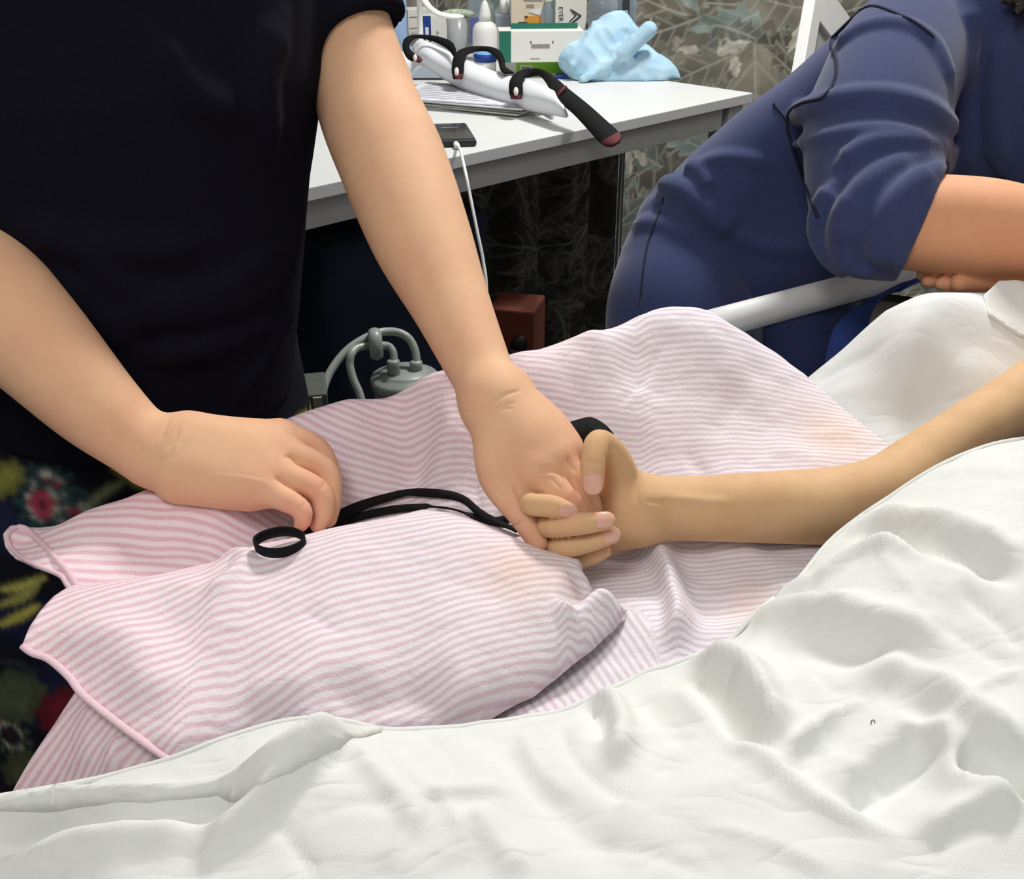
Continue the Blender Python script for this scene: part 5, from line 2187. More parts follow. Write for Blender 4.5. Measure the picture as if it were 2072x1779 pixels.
# white pack with print
e, p, ax, w, h, mp = carton('white_pack', 1122, 1184, 122, 8, .03, M['card'], 'white soft pack with a triangle emblem and lettering running down its side', -.04)
MB().box(p + A(0, 0, h + .006) + ax[1] * .012, (w * 1.04, .008, .014), ax).build('folded_top', M['white_pl'], e, smooth=False)
text_on('EYER DMA', e, p - ax[0] * w * .40 + A(0, 0, h * .86) - ax[1] * .001, A(.05, 0, -1), A(1, 0, .05), .016, M['ink'])


def tri_bar(q0, q1, wd):
    q0 = p + ax[0] * q0[0] * w + A(0, 0, q0[1] * h) - ax[1] * .001
    q1 = p + ax[0] * q1[0] * w + A(0, 0, q1[1] * h) - ax[1] * .001
    d_ = unit(q1 - q0)
    MB().box((q0 + q1) / 2, (np.linalg.norm(q1 - q0), .0012, wd), [d_, ax[1], np.cross(d_, ax[1])]).build('emblem_bar', M['ink'], e, smooth=False)


tri_bar((-.02, .82), (.32, .72), .0032)
tri_bar((.32, .72), (-.14, .53), .0040)
tri_bar((.04, .78), (.18, .72), .0024)
tri_bar((.17, .73), (-.05, .62), .0024)
tri_bar((-.20, .45), (-.24, .32), .0028)
MB().box(p + ax[0] * w * .53 + A(0, 0, h * .48) - ax[1] * .004, (.005, .004, .045), ax).build('dark_strip', M['ink'], e, smooth=False)
# clear blue ribbed bottles
for cx, nm, lb, rr in ((1216, 'ribbed_bottle', 'clear blue-tinted ribbed bottle behind the pale blue gown', .036), (1262, 'ribbed_bottle', 'clear bottle with a dark label bearing an 8, left of the black pole', .026)):
    p, mp = desk_at(cx, 138)
    e = empty(nm, p, lb, 'bottle')
    prof = [(rr * .9, 0), (rr, .004)] + [(rr * (1 + .05 * math.sin(k * 1.57)), .008 + .008 * k) for k in range(18)] + [(rr * .8, .165), (rr * .35, .185)]
    MB().lathe(p, prof, 32).build('bottle_body', M['clear'], e)
    MB().lathe(p + A(0, 0, .185), [(rr * .4, 0), (rr * .4, .018), (0, .018)], 20).build('cap', M['blue'], e)
    if cx > 1230:
        MB().box(p + A(-.004, -rr * 1.07, .145), (.017, .001, .06)).build('dark_label', M['ink'], e, smooth=False)
        text_on('8', e, p + A(-.010, -rr * 1.07 - .0008, .118), A(1, 0, 0), A(0, 0, 1), .026, M['card'])
# black pole
p, mp = desk_at(1296, 150)
e = empty('black_pole', A(p[0] + .01, 3.16, 0), 'slim black upright pole between the bottles and the leaf-print curtain', 'pole')
q = A(p[0] + .012, 3.16, 0)
MB().tube([q + A(0, 0, .02), q + A(0, 0, 1.7)], .008, 14).build('shaft', M['black'], e)
MB().lathe(q, [(.09, 0), (.09, .012), (.02, .022), (0, .023)], 28).build('base', M['black'], e)
# jar with blue lid
p, mp = desk_at(982, 152)
e = empty('lidded_jar', p, 'white jar with a bright blue lid under the black strap', 'jar')
r = 22 * mp
MB().lathe(p, [(r * .95, 0), (r, .003), (r, .030), (r * .9, .032)], 32).build('jar_body', M['white_pl'], e)
MB().lathe(p + A(0, 0, .032), [(r * 1.05, 0), (r * 1.06, .014), (r * .98, .016)], 32).build('lid', M['blue'], e)
MB().lathe(p + A(0, 0, .0485), [(r * .98, 0), (r * .9, .0015), (0, .002)], 32).build('lid_disc', mat('sky_blue_plastic', lin(106, 176, 232), .3, noise=.05), e)
# small blue box by the gown
e, p, ax, w, h, mp = carton('blue_packet', 1128, 1160, 160, 152, .03, M['blue'], 'flat dark blue packet peeping out left of the pale blue gown', .1)
# grey tablet-like tray and crumpled tissue at the left
p, mp = desk_at(868, 160)
b = MB().add([p + A(-.05, -.01, .002), p + A(.04, -.01, .002), p + A(.035, .05, .035), p + A(-.005, .05, .035),
              p + A(-.05, -.01, 0), p + A(.04, -.01, 0), p + A(.04, .055, 0), p + A(-.01, .055, 0)],
             [(0, 1, 2, 3), (4, 7, 6, 5), (0, 4, 5, 1), (1, 5, 6, 2), (2, 6, 7, 3), (3, 7, 4, 0)])
e = empty('grey_wedge', p, 'grey plastic film wedge lying behind the white splint', 'tray')
b.build('wedge_body', M['grey_pl'], e, smooth=False)
MB().box(p + A(-.005, -.012, .002), (.10, .004, .004)).build('dark_edge', M['black'], e, smooth=False)


def crumple(name, c, rx, ry, rz, seed, m, label, cat, amp=.25):
    def f(P):
        q = (P - c)
        d = ell(P, c + A(0, 0, rz * .55), (rx, ry, rz))
        d = d + amp * min(rx, rz) * (vnoise(P, 28, seed) * .6 + np.abs(vnoise(P, 60, seed + 1)) * .5)
        return smax(d, c[2] + .0005 - P[:, 2], .003)
    V, Fc = mesh_sdf(f, c - A(rx, ry, 0) * 1.5 - A(0, 0, .004), c + A(rx, ry, rz * 2) * 1.4, .0035)
    return obj(name, V, Fc, m, label=label, cat=cat)


p, mp = desk_at(822, 150)
crumple('tissue_wad', p, .045, .04, .035, 40, M['tissue'], 'crumpled white tissue heap beside the bare arm on the desk', 'tissue')
p, mp = desk_at(826, 128)
crumple('plastic_wrap', p, .055, .03, .028, 50, M['ltblue'], 'crumpled pale blue plastic wrap in front of the blue bottle', 'wrapper')
# white curved handle and wrapped swab at the top
P = spline(np.array([W(846, -30, 2.62), W(862, 6, 2.60), W(884, 26, 2.58), (W(912, 33, 2.58)), W(938, 33, 2.60)]), 6)
e = empty('curved_handle', dk(.75, .70, ZD), 'white curved plastic handle above the small cartons', 'handle')
MB().tube(P, [.009] * (len(P) - 3) + [.008, .006, .003], 14, flat=.6).build('grip', M['white_pl'], e)
q = P[0] - A(0, -.02, 0)
MB().tube([A(q[0], q[1], ZD), q], .007, 12).build('stem', M['white_pl'], e)
crumple('wrapped_swab', desk_at(926, 118)[0] + A(0, 0, .101), .045, .02, .012, 60, mat('patterned_wrapper', lin(214, 212, 196), .6, nscale=60, col2=lin(120, 150, 118)), 'crumpled pale wrapper with green print behind the curved handle', 'wrapper')

# ------------------------------------------------------------------ pale blue gown bundle
M['gown'] = mat('pale_blue_nonwoven', lin(158, 198, 222), 0.9, noise=0.06, nscale=30, bump=.15, bscale=700, col2=lin(184, 212, 226))
gl, gm = desk_at(1165, 178)
gr_, _ = desk_at(1388, 170)
gc = (gl + gr_) / 2 + A(-.01, .10, 0)


def gpix(px, py, dd=0.0):
    """point at a pixel in the plane of the bundle"""
    d = (gc - CAM) @ FW + dd
    return W(px, py, d)


def f_gown(P):
    def c(a, b, ra, rb):
        return cone(P, a, b, ra, rb)
    d = c(gpix(1190, 140), gpix(1330, 150), .042, .036)
    d = smin(d, c(gpix(1185, 120), gpix(1235, 70), .050, .040), .04)
    d = smin(d, c(gpix(1235, 70), gpix(1252, 46), .042, .020), .03)
    d = smin(d, c(gpix(1252, 60), gpix(1285, 75), .025, .020), .03)
    d = smin(d, c(gpix(1300, 130), gpix(1350, 155), .036, .020), .03)
    d = smin(d, c(gpix(1340, 158), gpix(1376, 172), .018, .006), .02)
    d = smin(d, c(gpix(1195, 158), gpix(1300, 166), .030, .024), .03)
    d = smin(d, c(gpix(1150, 120), gpix(1165, 90), .022, .016), .03)
    # folds
    d = smin(d, c(gpix(1180, 160, -.055), gpix(1260, 110, -.045), .008, .010), .016)
    d = smin(d, c(gpix(1160, 130, -.045), gpix(1205, 60, -.04), .006, .005), .016)
    d = smin(d, c(gpix(1260, 110, -.05), gpix(1285, 85, -.06), .014, .016), .02)
    w_ = P + .012 * np.stack([vnoise(P, 14, 74), vnoise(P, 14, 75), vnoise(P, 14, 76)], 1)
    d = d - .007 * (0.35 - np.abs(vnoise(w_ @ np.array([[1.3, .4, -.6], [0, 1, .3], [.9, 0, .6]]), 20, 71))) - .0035 * (0.3 - np.abs(vnoise(w_, 46, 72)))
    # rolled tube that sticks out
    t = c(gpix(1262, 108, -.055), gpix(1313, 60, -.075), .016, .0185)
    d = smin(d, t, .006)
    return smax(d, ZD + .0008 - P[:, 2], .004)


V, Fc = mesh_sdf(f_gown, gc + A(-.19, -.14, -.01), gc + A(.19, .12, .22), .004)
obj('gown_bundle', V, Fc, M['gown'], label='pale blue non-woven gown bundled in a heap at the end of the desk', cat='gown')

# ------------------------------------------------------------------ papers
M['paper'] = mat('printed_paper', lin(226, 226, 230), .8, noise=.10, nscale=45, col2=lin(186, 186, 204))
M['paper_plain'] = mat('plain_paper', lin(228, 228, 224), .8, noise=.04)
c0, mp = desk_at(990, 208)
rs = np.random.RandomState(3)
for i in range(7):
    a = -.42 + .05 * rs.randn()
    ax = yaw(a)
    cc = c0 + A(.012 * rs.randn() - .02, .012 * rs.randn(), .0015 + .003 * i)
    b = MB().box(cc, (.30, .20, .0022), ax)
    o = b.build('paper_sheet', M['paper'] if i == 6 else M['paper_plain'], smooth=False, label='printed paper sheet on top of the pile under the white splint' if i == 6 else '%s sheet from the bottom of the paper pile under the white splint' % ('lowest', 'second', 'third', 'fourth', 'fifth', 'sixth')[i],
                cat='paper', group='sheets of paper piled on the desk')
    if i == 6:
        for k in range(9):
            yy = .08 - .019 * k
            ln = .10 + .10 * rs.rand()
            MB().box(cc + ax[0] * (-.13 + ln / 2) + ax[1] * yy + A(0, 0, .0013), (ln, .0045, .0003), ax).build('printed_line', M['ink_pale'], o, smooth=False)
# ------------------------------------------------------------------ phone with cable
M['screen'] = mat('dark_glass', lin(58, 60, 62), .12, noise=.05, coat=.5)
M['cable'] = mat('white_cable_rubber', lin(240, 240, 238), .45, noise=.02)
pc, mp = desk_at(898, 272)
u_ = unit(WZ(962, 294, ZD) - WZ(930, 241, ZD))
v_ = unit(np.cross(A(0, 0, 1), u_))
ph = empty('phone', pc, 'black mobile phone charging at the edge of the desk', 'phone')
fr_r = WZ(965, 297, ZD)
cen = fr_r - u_ * .075 + v_ * .036
if PIX(cen)[0] > PIX(fr_r)[0]:
    cen = fr_r - u_ * .075 - v_ * .036
b = MB().box(cen + A(0, 0, .0065), (.150, .072, .012), [u_, v_, A(0, 0, 1)])
bev(b.build('case', M['black'], ph, smooth=False), .004, 3)
MB().box(cen + A(0, 0, .0128), (.138, .063, .0008), [u_, v_, A(0, 0, 1)]).build('screen', M['screen'], ph, smooth=False)
MB().box(cen + A(0, 0, .0134) - u_ * .03, (.004, .03, .0004), [u_, v_, A(0, 0, 1)]).build('notification_bar', M['grey_pl'], ph, smooth=False)
plug = cen + u_ * .0755 + A(0, 0, .006)
px_, py_, d_ = PIX(plug)
P = [plug, plug + u_ * .016, W(931, 303, 1.685), W(941, 345, 1.60), W(952, 400, 1.585), W(966, 470, 1.58), W(978, 530, 1.58), W(985, 600, 1.58), W(985, 800, 1.6), A(-.05, 1.55, .02)]
cb = empty('charging_cable', plug, 'white charging cable hanging from the phone over the desk edge', 'cable')
MB().tube(spline(np.array(P), 6), .0024, 10).build('cord', M['cable'], cb)
MB().tube([plug - u_ * .002, plug + u_ * .006, plug + u_ * .018, plug + u_ * .024], [.0045, .0052, .005, .003], 12).build('plug', M['cable'], cb)

# ------------------------------------------------------------------ white splint with black straps
M['splint'] = mat('white_foam_board', lin(234, 236, 240), .55, noise=.03, nscale=30)
M['strap'] = mat('black_webbing', lin(20, 20, 21), .85, noise=.3, nscale=400, bump=.3, bscale=900, spec=.2)
M['strap_red'] = mat('maroon_stitching', lin(96, 34, 42), .8, noise=.2, nscale=200)
M['eyelet'] = mat('pale_eyelet', lin(226, 214, 206), .4, noise=.02)
sp = empty('arm_splint', desk_at(1000, 200)[0], 'white foam splint with three black straps lying across the papers', 'splint')
# half tube: lower edge, belly and upper edge lines in pixels with depth
_lo = [(842, 118), (868, 140), (900, 162), (935, 181), (975, 198), (1015, 211), (1060, 222), (1105, 231), (1146, 239)]
_up = [(833, 96), (850, 80), (890, 95), (925, 112), (965, 130), (1005, 146), (1045, 157), (1085, 166), (1122, 184)]
rowsS = [(l_, u2, 2.44 - (l_[0] - 842) * .41 / 304) for l_, u2 in zip(_lo, _up)]
G = []
for lo_, up_, d in rowsS:
    row = []
    for k in range(9):
        t = k / 8
        x = lo_[0] + (up_[0] - lo_[0]) * t
        y = lo_[1] + (up_[1] - lo_[1]) * t
        row.append(W(x, y, d * .977 - .03 * math.sin(math.pi * t) + .035 * t))
    G.append(np.array(row))
G = np.array(G)
G2 = np.stack([spline(G[:, k, :], 4) for k in range(9)], 1)
n1, n2 = G2.shape[:2]
Fc = [(i * n2 + k, (i + 1) * n2 + k, (i + 1) * n2 + k + 1, i * n2 + k + 1) for i in range(n1 - 1) for k in range(n2 - 1)]
# curl the upper lip over to the back so it reads as a tube
back1 = G2[:, -1, :] + FW * .030 - UP * .012
back2 = G2[:, -1, :] + FW * .045 - UP * .040
V = np.concatenate([G2.reshape(-1, 3), back1, back2])
o1_, o2_ = n1 * n2, n1 * n2 + n1
Fc += [(i * n2 + n2 - 1, (i + 1) * n2 + n2 - 1, o1_ + i + 1, o1_ + i) for i in range(n1 - 1)]
Fc += [(o1_ + i, o1_ + i + 1, o2_ + i + 1, o2_ + i) for i in range(n1 - 1)]
solid(obj('shell', V, Fc, M['splint'], sp), .006)


def band(name, rows, m=None, th=.0035, n=6):
    """strap from two pixel edges: rows (px,py, px,py, d) on either side"""
    Rw = np.array([np.concatenate([W(a, b_, d * .965), W(c_, e_, d * .965 + dd)]) for a, b_, c_, e_, d, dd in rows])
    Rw = spline(Rw, n)
    V = []
    for r_ in Rw:
        for t in (0, .5, 1):
            V.append(r_[:3] * (1 - t) + r_[3:] * t)
    Fc = [(3 * i + k, 3 * i + 3 + k, 3 * i + 4 + k, 3 * i + k + 1) for i in range(len(Rw) - 1) for k in range(2)]
    o = obj(name, V, Fc, m or M['strap'], sp)
    solid(o, th, 0)
    return o


def eye(px, py, d, s_=1.0):
    c = W(px, py, d * .965)
    V, Fc = [c], []
    for k in range(16):
        t = 2 * math.pi * k / 16
        V.append(c + RT * math.cos(t) * .0042 * s_ + UP * math.sin(t) * .0075 * s_)
    Fc = [(0, 1 + k, 1 + (k + 1) % 16) for k in range(16)]
    solid(obj('eyelet', V, Fc, M['eyelet'], sp), .002, 0)


# strap 1 loops over the far end
band('strap', [(852, 116, 846, 126, 2.40, 0), (838, 108, 826, 120, 2.40, 0), (829, 96, 815, 100, 2.41, 0), (832, 84, 818, 80, 2.42, 0), (846, 77, 838, 71, 2.43, 0), (876, 84, 876, 72, 2.42, 0), (905, 99, 912, 83, 2.38, 0), (920, 116, 922, 100, 2.35, 0)])
eye(840, 117, 2.385)
band('strap_end', [(846, 112, 842, 122, 2.392, 0), (852, 117, 847, 127, 2.392, 0), (855, 121, 851, 126, 2.392, 0)], M['strap_red'])
# strap 2
band('strap', [(917, 160, 935, 160, 2.315, 0), (914, 145, 938, 147, 2.315, 0), (915, 128, 940, 124, 2.32, 0), (920, 112, 944, 112, 2.33, 0), (932, 101, 950, 108, 2.35, 0), (960, 94, 965, 104, 2.37, 0), (990, 95, 985, 104, 2.36, 0), (1010, 102, 998, 112, 2.32, 0), (1020, 116, 1008, 124, 2.28, 0), (1024, 136, 1012, 140, 2.25, 0), (1040, 148, 1020, 148, 2.23, 0)])
eye(924, 145, 2.308, 1.15)
band('strap_end', [(916, 150, 937, 150, 2.311, 0), (920, 157, 935, 157, 2.311, 0), (924, 160, 931, 160, 2.311, 0)], M['strap_red'])
# strap 3 with the long tail over the desk edge
band('strap', [(1034, 200, 1056, 200, 2.145, 0), (1030, 185, 1058, 188, 2.145, 0), (1031, 166, 1058, 164, 2.15, 0), (1042, 150, 1062, 158, 2.17, 0), (1062, 141, 1072, 156, 2.19, 0), (1092, 139, 1092, 154, 2.18, 0), (1122, 156, 1106, 170, 2.14, 0),
               (1150, 180, 1122, 198, 2.08, 0), (1190, 212, 1158, 228, 2.02, 0), (1225, 243, 1190, 262, 1.96, 0), (1250, 266, 1212, 286, 1.92, 0), (1256, 280, 1228, 294, 1.90, 0)])
eye(1044, 185, 2.135, 1.1)
band('strap_end', [(1032, 193, 1057, 193, 2.141, 0), (1037, 199, 1055, 199, 2.141, 0), (1040, 201, 1050, 201, 2.141, 0)], M['strap_red'])
band('strap_end', [(1253, 268, 1216, 289, 1.915, 0), (1257, 277, 1226, 295, 1.90, 0), (1255, 286, 1240, 296, 1.895, 0)], M['strap_red'], .0045)
band('stitch_line', [(1143, 174, 1123, 197, 2.074, 0), (1147, 175, 1127, 200, 2.07, 0)], M['strap_red'], .005)

# ------------------------------------------------------------------ things under and beside the desk
M['tubing'] = mat('translucent_tubing', lin(158, 164, 156), .35, noise=.06, nscale=30)
M['lid'] = mat('translucent_lid', lin(152, 160, 154), .35, noise=.05, nscale=30)
M['bluebag'] = mat('dark_blue_fabric', lin(17, 33, 56), .9, noise=.25, nscale=60, bump=.2, bscale=300)
M['dark'] = mat('dark_grey_metal', lin(58, 56, 54), .6, noise=.15, nscale=20)
M['red'] = mat('deep_red_fabric', lin(140, 16, 36), .8, noise=.2, nscale=50)
M['rust'] = mat('rust_card', lin(104, 44, 22), .7, noise=.3, nscale=40)

# suction canister
DC = 1.70
lc = W(819, 755, DC)
can = empty('suction_jar', A(lc[0], lc[1], .20), 'translucent suction jar with a domed lid and two looping tubes', 'jar')
R = 70 * DC / F
MB().lathe(A(lc[0], lc[1], .20), [(R * .80, 0), (R * .84, .006), (R * .9, lc[2] - .24), (R * .9, lc[2] - .225)], 40).build('jar_body', M['frost'], can)
lidp = MB().lathe(lc - A(0, 0, .026), [(R * .93, 0), (R * 1.0, .004), (R * 1.02, .016), (R * .96, .022), (R * .74, .024), (R * .70, .028), (R * .66, .030), (0, .031)], 44).build('lid', M['lid'], can)


def tubepx(name, rows, r, parent, m=M['tubing']):
    P = spline(np.array([W(x, y, d) for x, y, d in rows]), 7)
    return MB().tube(P, r, 14).build(name, m, parent)


tubepx('tube', [(842, 748, DC), (843, 728, DC), (838, 704, DC), (826, 684, DC), (806, 673, DC), (784, 671, DC - .01), (764, 674, DC - .02), (736, 686, DC - .03), (706, 706, DC - .04), (680, 735, DC - .05),
                (660, 770, DC - .06), (651, 810, DC - .07), (650, 870, DC - .07), (650, 1000, DC - .05)], .0065, can)
tubepx('tube', [(796, 746, DC - .02), (797, 728, DC - .02), (795, 712, DC - .02), (786, 701, DC - .02), (770, 699, DC - .03), (745, 700, DC - .03), (722, 705, DC - .04), (711, 718, DC - .05), (708, 740, DC - .05),
                (716, 770, DC - .05), (727, 795, DC - .05), (735, 830, DC - .05), (738, 900, DC - .05)], .0062, can)
for x, y, dd in ((842, 742, 0), (796, 740, -.02)):
    q = W(x, y, DC + dd)
    MB().lathe(q - A(0, 0, .014), [(.010, 0), (.010, .022), (.0072, .024)], 20).build('port', M['lid'], lidp)
q0, q1 = W(757, 671, DC - .03), W(762, 726, DC - .035)
MB().tube(spline(np.array([q0, W(759, 682, DC - .045), W(761, 705, DC - .045), q1]), 5), [.006] + [.0105] * 14 + [.006], 16, flat=.8).build('tube_clip', M['lid'], can)
# stool carrying the jar
st = empty('low_stool', A(lc[0], lc[1], 0), 'dark low stool carrying the suction jar beside the desk', 'stool')
bev(MB().box(A(lc[0], lc[1], .185), (.24, .24, .03)).build('seat', M['dark'], st, smooth=False), .006)
for sx in (-1, 1):
    for sy in (-1, 1):
        MB().tube([A(lc[0] + sx * .10, lc[1] + sy * .10, .17), A(lc[0] + sx * .11, lc[1] + sy * .11, .002)], .012, 12).build('leg', M['dark'], st)
# dark blue bag standing under the desk
bgc = W(770, 640, 2.02)


def f_bag(P):
    c = A(bgc[0], bgc[1], .33)
    q = np.abs((P - c) @ np.array(DX).T) - A(.155, .08, .27)
    d = np.sqrt((np.maximum(q, 0) ** 2).sum(1)) + np.minimum(q.max(1), 0) - .03
    d = d + .008 * vnoise(P, 9, 81) + .003 * vnoise(P, 25, 82)
    return smax(d, .002 - P[:, 2], .004)


V, Fc = mesh_sdf(f_bag, A(bgc[0] - .28, bgc[1] - .28, -.01), A(bgc[0] + .28, bgc[1] + .28, .70), .009)
bg = empty('blue_bag', A(bgc[0], bgc[1], 0), 'large dark blue cloth bag standing under the desk', 'bag')
obj('bag_body', V, Fc, M['bluebag'], bg)
P = spline(np.array([A(bgc[0] - .06, bgc[1] - .02, .62), A(bgc[0] - .05, bgc[1] - .02, .68), A(bgc[0] + .03, bgc[1] + .02, .69), A(bgc[0] + .06, bgc[1] + .03, .62)]), 6)
MB().tube(P, .008, 10).build('handle', M['bluebag'], bg)
# dark pedestal cabinet at the left under the desk
pc = W(600, 640, 1.98) - DT * .22
pd = empty('pedestal', A(pc[0], pc[1], 0), 'dark grey drawer pedestal under the left of the desk', 'cabinet')
bev(MB().box(A(pc[0] - .12, pc[1] + .04, .33), (.33, .30, .60), DX).build('carcass', M['dark'], pd, smooth=False), .01)
for k in range(3):
    bev(MB().box(A(pc[0] - .12, pc[1] + .04, .14 + .19 * k) - DN * .153, (.31, .012, .17), DX).build('drawer', M['dark'], pd, smooth=False), .004)
# pale grey box low at the left
pb = W(600, 815, 1.50)
e = empty('grey_box', A(pb[0], pb[1], .0), 'dull grey carton low down between skirt and tubing', 'box')
bev(MB().box(A(pb[0], pb[1] + .04, pb[2] / 2), (.07, .08, pb[2] + .02), yaw(.2)).build('carton', mat('dull_grey_card', lin(84, 86, 80), .8, noise=.15), e, smooth=False), .003)
MB().box(A(pb[0] + .03, pb[1] - .004, pb[2] / 2), (.012, .004, pb[2] + .02), yaw(.2)).build('tape', mat('pale_tape', lin(150, 150, 140), .6, noise=.05), e, smooth=False)
# red bag and rust-coloured carton
p = W(845, 735, 1.86)
e = crumple('red_bag', A(p[0] + .05, p[1] - .05, .0), .06, .05, .26, 90, M['red'], 'crumpled deep red cloth bag behind the suction jar', 'bag', .3)
p = W(1046, 660, 2.05)
e = empty('rust_carton', A(p[0], p[1], 0), 'rust brown carton with a dark print standing against the curtain', 'box')
hh = W(1046, 622, 2.05)[2]
bev(MB().box(A(p[0], p[1] + .05, hh / 2), (.09, .10, hh), yaw(-.25)).build('carton', M['rust'], e, smooth=False), .004)
for k in range(3):
    MB().lathe(A(p[0] + .01 - .012 * k, p[1] - .003, hh - .07 - .02 * k), [(.022 - .005 * k, 0), (.02 - .005 * k, .003), (0, .004)], 20, (0, -1, 0)).build('print_spot', M['black'] if k % 2 == 0 else M['dark'], e)
# leaning white-framed board behind the navy person
M['frame'] = mat('white_frame_paint', lin(238, 238, 236), .5, noise=.02)
dB = 2.62
fa, fb = W(1648, -60, dB + .0), W(1596, 240, dB - .05)
u_ = unit(fb - fa)
v_ = unit(W(1760, 0, dB + .25) - W(1650, 0, dB))
v_ = unit(v_ - u_ * (v_ @ u_))
n_ = np.cross(u_, v_)
e = empty('leaning_board', A(fb[0], fb[1], 0), 'white framed board leaning beside the leaf-print curtain', 'board')
L_ = np.linalg.norm(fb - fa)
ext_ = fb + u_ * (fb[2] / max(1e-3, -u_[2]))
ctr = (fa + ext_) / 2
LL = np.linalg.norm(ext_ - fa)
bev(MB().box(ctr + v_ * .022, (LL, .044, .03), [u_, v_, n_]).build('frame_bar', M['frame'], e, smooth=False), .002)
bev(MB().box(ctr + v_ * .40, (LL, .044, .03), [u_, v_, n_]).build('frame_bar', M['frame'], e, smooth=False), .002)
bev(MB().box(fa + u_ * .062 + v_ * .21, (.10, .34, .03), [u_, v_, n_]).build('frame_bar', M['frame'], e, smooth=False), .002)
MB().box(ctr + v_ * .21, (LL * .98, .35, .008), [u_, v_, n_]).build('grey_panel', mat('grey_board', lin(176, 174, 168), .7, noise=.06), e, smooth=False)
# blue cloth strap tied round the bed rail
M['bluecloth'] = mat('bright_blue_cloth', lin(44, 70, 138), .9, noise=.2, nscale=200, bump=.2)
rows = [(1880, 552), (1850, 570), (1800, 590), (1760, 612), (1730, 640), (1715, 680), (1705, 740)]
P = spline(np.array([W(x, y, 1.215 - .0 * i) for i, (x, y) in enumerate(rows)]), 5)
b = MB().ribbon(P, .05, unit(A(.8, .2, .35)))
e = b.build('blue_strap', M['bluecloth'], label='bright blue cloth strap hanging behind the pillow beside the bed rail', cat='strap')
solid(e, .006, 0)
# dark curtain hung below the desktop
nu2, nv2 = 300, 230
W0, W1 = WZ(968, 330, .72), WZ(1500, 215, .72)
s0 = (dk(0, 0, 0), DT)
sa = (WY(975, 420, 2.3) - dk(0, 0, 0)) @ DT
su = np.linspace(.36, LEN + .02, nu2)
sv = np.linspace(.015, ZD - .024, nv2)
U2, V2_ = np.meshgrid(su, sv, indexing='ij')
U2, V2_ = U2.ravel(), V2_.ravel()
nn = .40 + .022 * np.sin(U2 * 34) + .012 * np.sin(U2 * 71 + 1)
Vd = A(DA[0], DA[1], 0) + U2[:, None] * DT + nn[:, None] * DN + V2_[:, None] * A(0, 0, 1)
I = np.arange(nu2 * nv2).reshape(nu2, nv2)
Q = np.stack([I[:-1, :-1], I[1:, :-1], I[1:, 1:], I[:-1, 1:]], -1).reshape(-1, 4)
dl = []
rs = np.random.RandomState(23)
for i in range(60):
    a = rs.rand() * 6.28
    cx, cy = rs.rand() * LEN, rs.rand() * ZD
    for j in range(3):
        L = .10 + .12 * rs.rand()
        dl.append((cx, cy, a + .6 * j, L, L * .2, lin(*[(62, 62, 56), (76, 74, 66), (54, 58, 54)][rs.randint(3)])[:3], lin(112, 110, 102)[:3], 4 + rs.randint(3), rs.randn() * .35))
o = obj('dark_curtain', Vd, Q, mat('dark_leaf_print_cloth', (1, 1, 1, 1), .9, noise=.4, nscale=25, attr='print', spec=.1), label='dark leaf-print curtain gathered below the desktop', cat='curtain')
cattr(o, 'print', leaf_paint(su, sv, dl, lin(50, 49, 45)[:3], .003) * 2.2)

# ------------------------------------------------------------------ black straps on the striped cloth
def pink_pts(pxs, lift=.002, n=6):
    out = []
    for x, y in spline(np.array(pxs, float), n):
        h_ = on_pink(x, y)
        if h_ is not None:
            out.append((h_[0] + h_[1] * lift, h_[1]))
    return np.array([o_[0] for o_ in out]), np.array([o_[1] for o_ in out])


def strap_on(name, pxs, wpx, parent, lift=.002, tilt=None):
    P, N = pink_pts(pxs, lift)
    # smooth the path so that the strap bridges the small wrinkles
    for _ in range(4):
        P[1:-1] = .25 * P[:-2] + .5 * P[1:-1] + .25 * P[2:]
    T = np.gradient(P, axis=0)
    S = np.cross(N, T)
    S /= np.linalg.norm(S, axis=1)[:, None] + 1e-9
    if tilt is not None:
        S = S * (1 - tilt) + A(0, 0, 1) * tilt
    d = (P - CAM) @ FW
    w_ = np.interp(np.linspace(0, 1, len(P)), np.linspace(0, 1, len(wpx)), wpx) * 1.08 * d / F
    o = MB().ribbon(P, w_, S).build(name, M['strap'], parent)
    solid(o, .0014, 0)
    return o


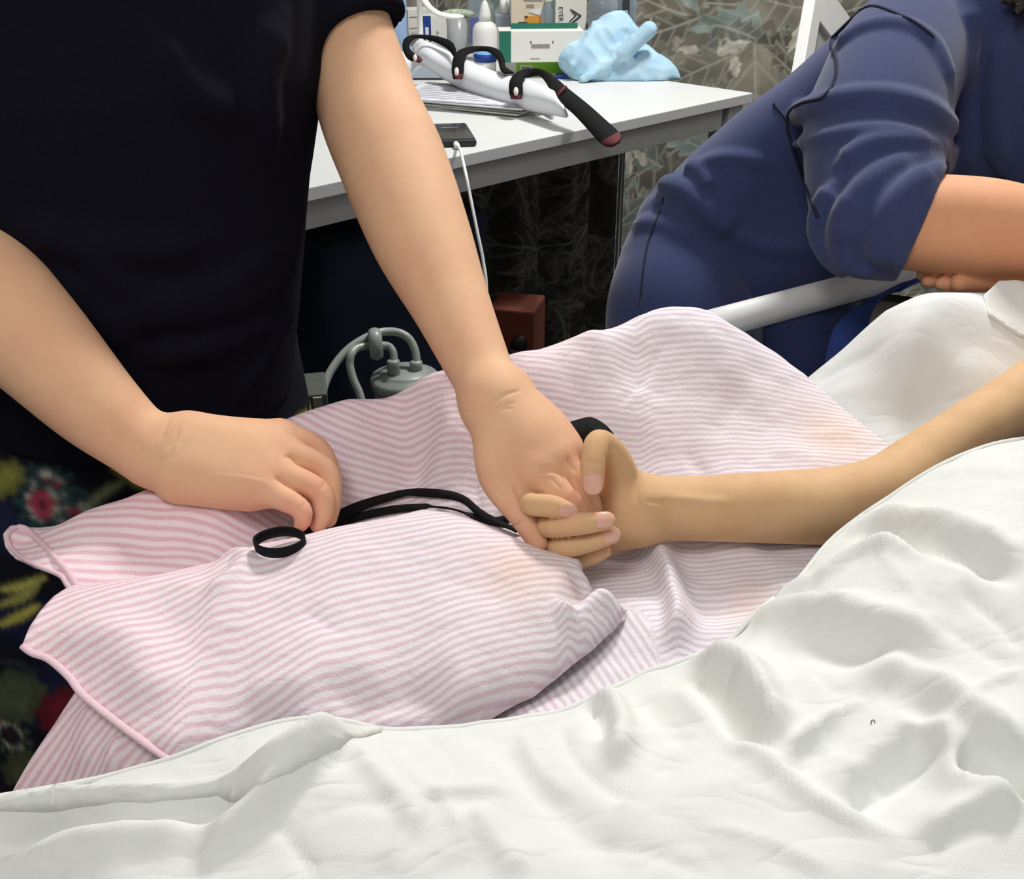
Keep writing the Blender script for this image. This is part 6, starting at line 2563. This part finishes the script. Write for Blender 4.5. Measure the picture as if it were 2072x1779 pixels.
l0 = on_pink(700, 1060)[0]
ly = empty('black_lanyard', l0, 'black webbing strap with a small end loop lying across the striped cloth', 'strap')
strap_on('strap', [(612, 1078), (650, 1068), (700, 1043), (745, 1022), (800, 1007), (850, 1001), (900, 1003), (935, 1014), (960, 1036), (1000, 1062), (1050, 1085)], [18, 20, 24, 18, 15, 16, 17, 15, 15, 16, 16], ly, .004)
strap_on('strap', [(640, 1072), (690, 1060), (750, 1043), (810, 1033), (870, 1031), (930, 1040), (970, 1054), (1010, 1064)], [14, 16, 16, 17, 17, 15, 13, 12], ly, .0025)
strap_on('strap', [(985, 1062), (1010, 1056), (1035, 1046)], [14, 16, 18], ly, .0035)
# end loop: a band standing on edge
c = on_pink(568, 1112)[0] + A(0, 0, .001)
P, S = [], []
for k in range(41):
    t = 2 * math.pi * k / 40 + .6
    q = c + RT * math.cos(t) * .0165 * (1 + .06 * math.cos(2 * t)) + unit(A(.12, 1, .10)) * math.sin(t) * .0125 + A(0, 0, .0052)
    P.append(q)
o = MB().ribbon(np.array(P), .0098, A(.0, -.35, 1)).build('end_loop', M['strap'], ly)
solid(o, .0014, 0)
strap_on('strap', [(590, 1082), (604, 1078), (622, 1074)], [18, 18, 18], ly, .004)
# wide black band behind the hands
e = empty('black_band', on_pink(1190, 870)[0], 'wide black webbing band sticking up behind the clasped thumb', 'strap')
q = lambda x, y, dd=0: on_pink(x, y)[0] + A(0, 0, dd)
Rw = [(W(1118, 872, .885), W(1140, 915, .872)), (W(1150, 857, .885), W(1163, 905, .868)), (W(1188, 846, .88), W(1200, 895, .862)), (W(1206, 849, .875), W(1212, 905, .86)), (W(1226, 862, .87), W(1222, 915, .858)), (W(1242, 880, .866), W(1232, 930, .855))]
V = []
for a_, b_ in Rw:
    V += [a_, (a_ + b_) / 2 - FW * .002, b_]
Vs_ = spline(np.array([np.concatenate([V[3 * i], V[3 * i + 1], V[3 * i + 2]]) for i in range(len(Rw))]), 5).reshape(-1, 3)
Fc = [(3 * i + k, 3 * i + 3 + k, 3 * i + 4 + k, 3 * i + k + 1) for i in range(len(Vs_) // 3 - 1) for k in range(2)]
solid(obj('band', Vs_, Fc, M['strap'], e), .002, 0)
# single hair lying on the sheet
hp = []
for x, y in ((1763, 1467), (1763, 1462), (1766, 1459), (1770, 1460), (1771, 1464)):
    p_, n_ = shoot(sheet_tree, x, y)
    hp.append(p_ + n_ * .0006)
MB().tube(spline(np.array(hp), 4), .00025, 6).build('stray_hair', M['black'], label='tiny curled dark hair lying on the white sheet', cat='hair')
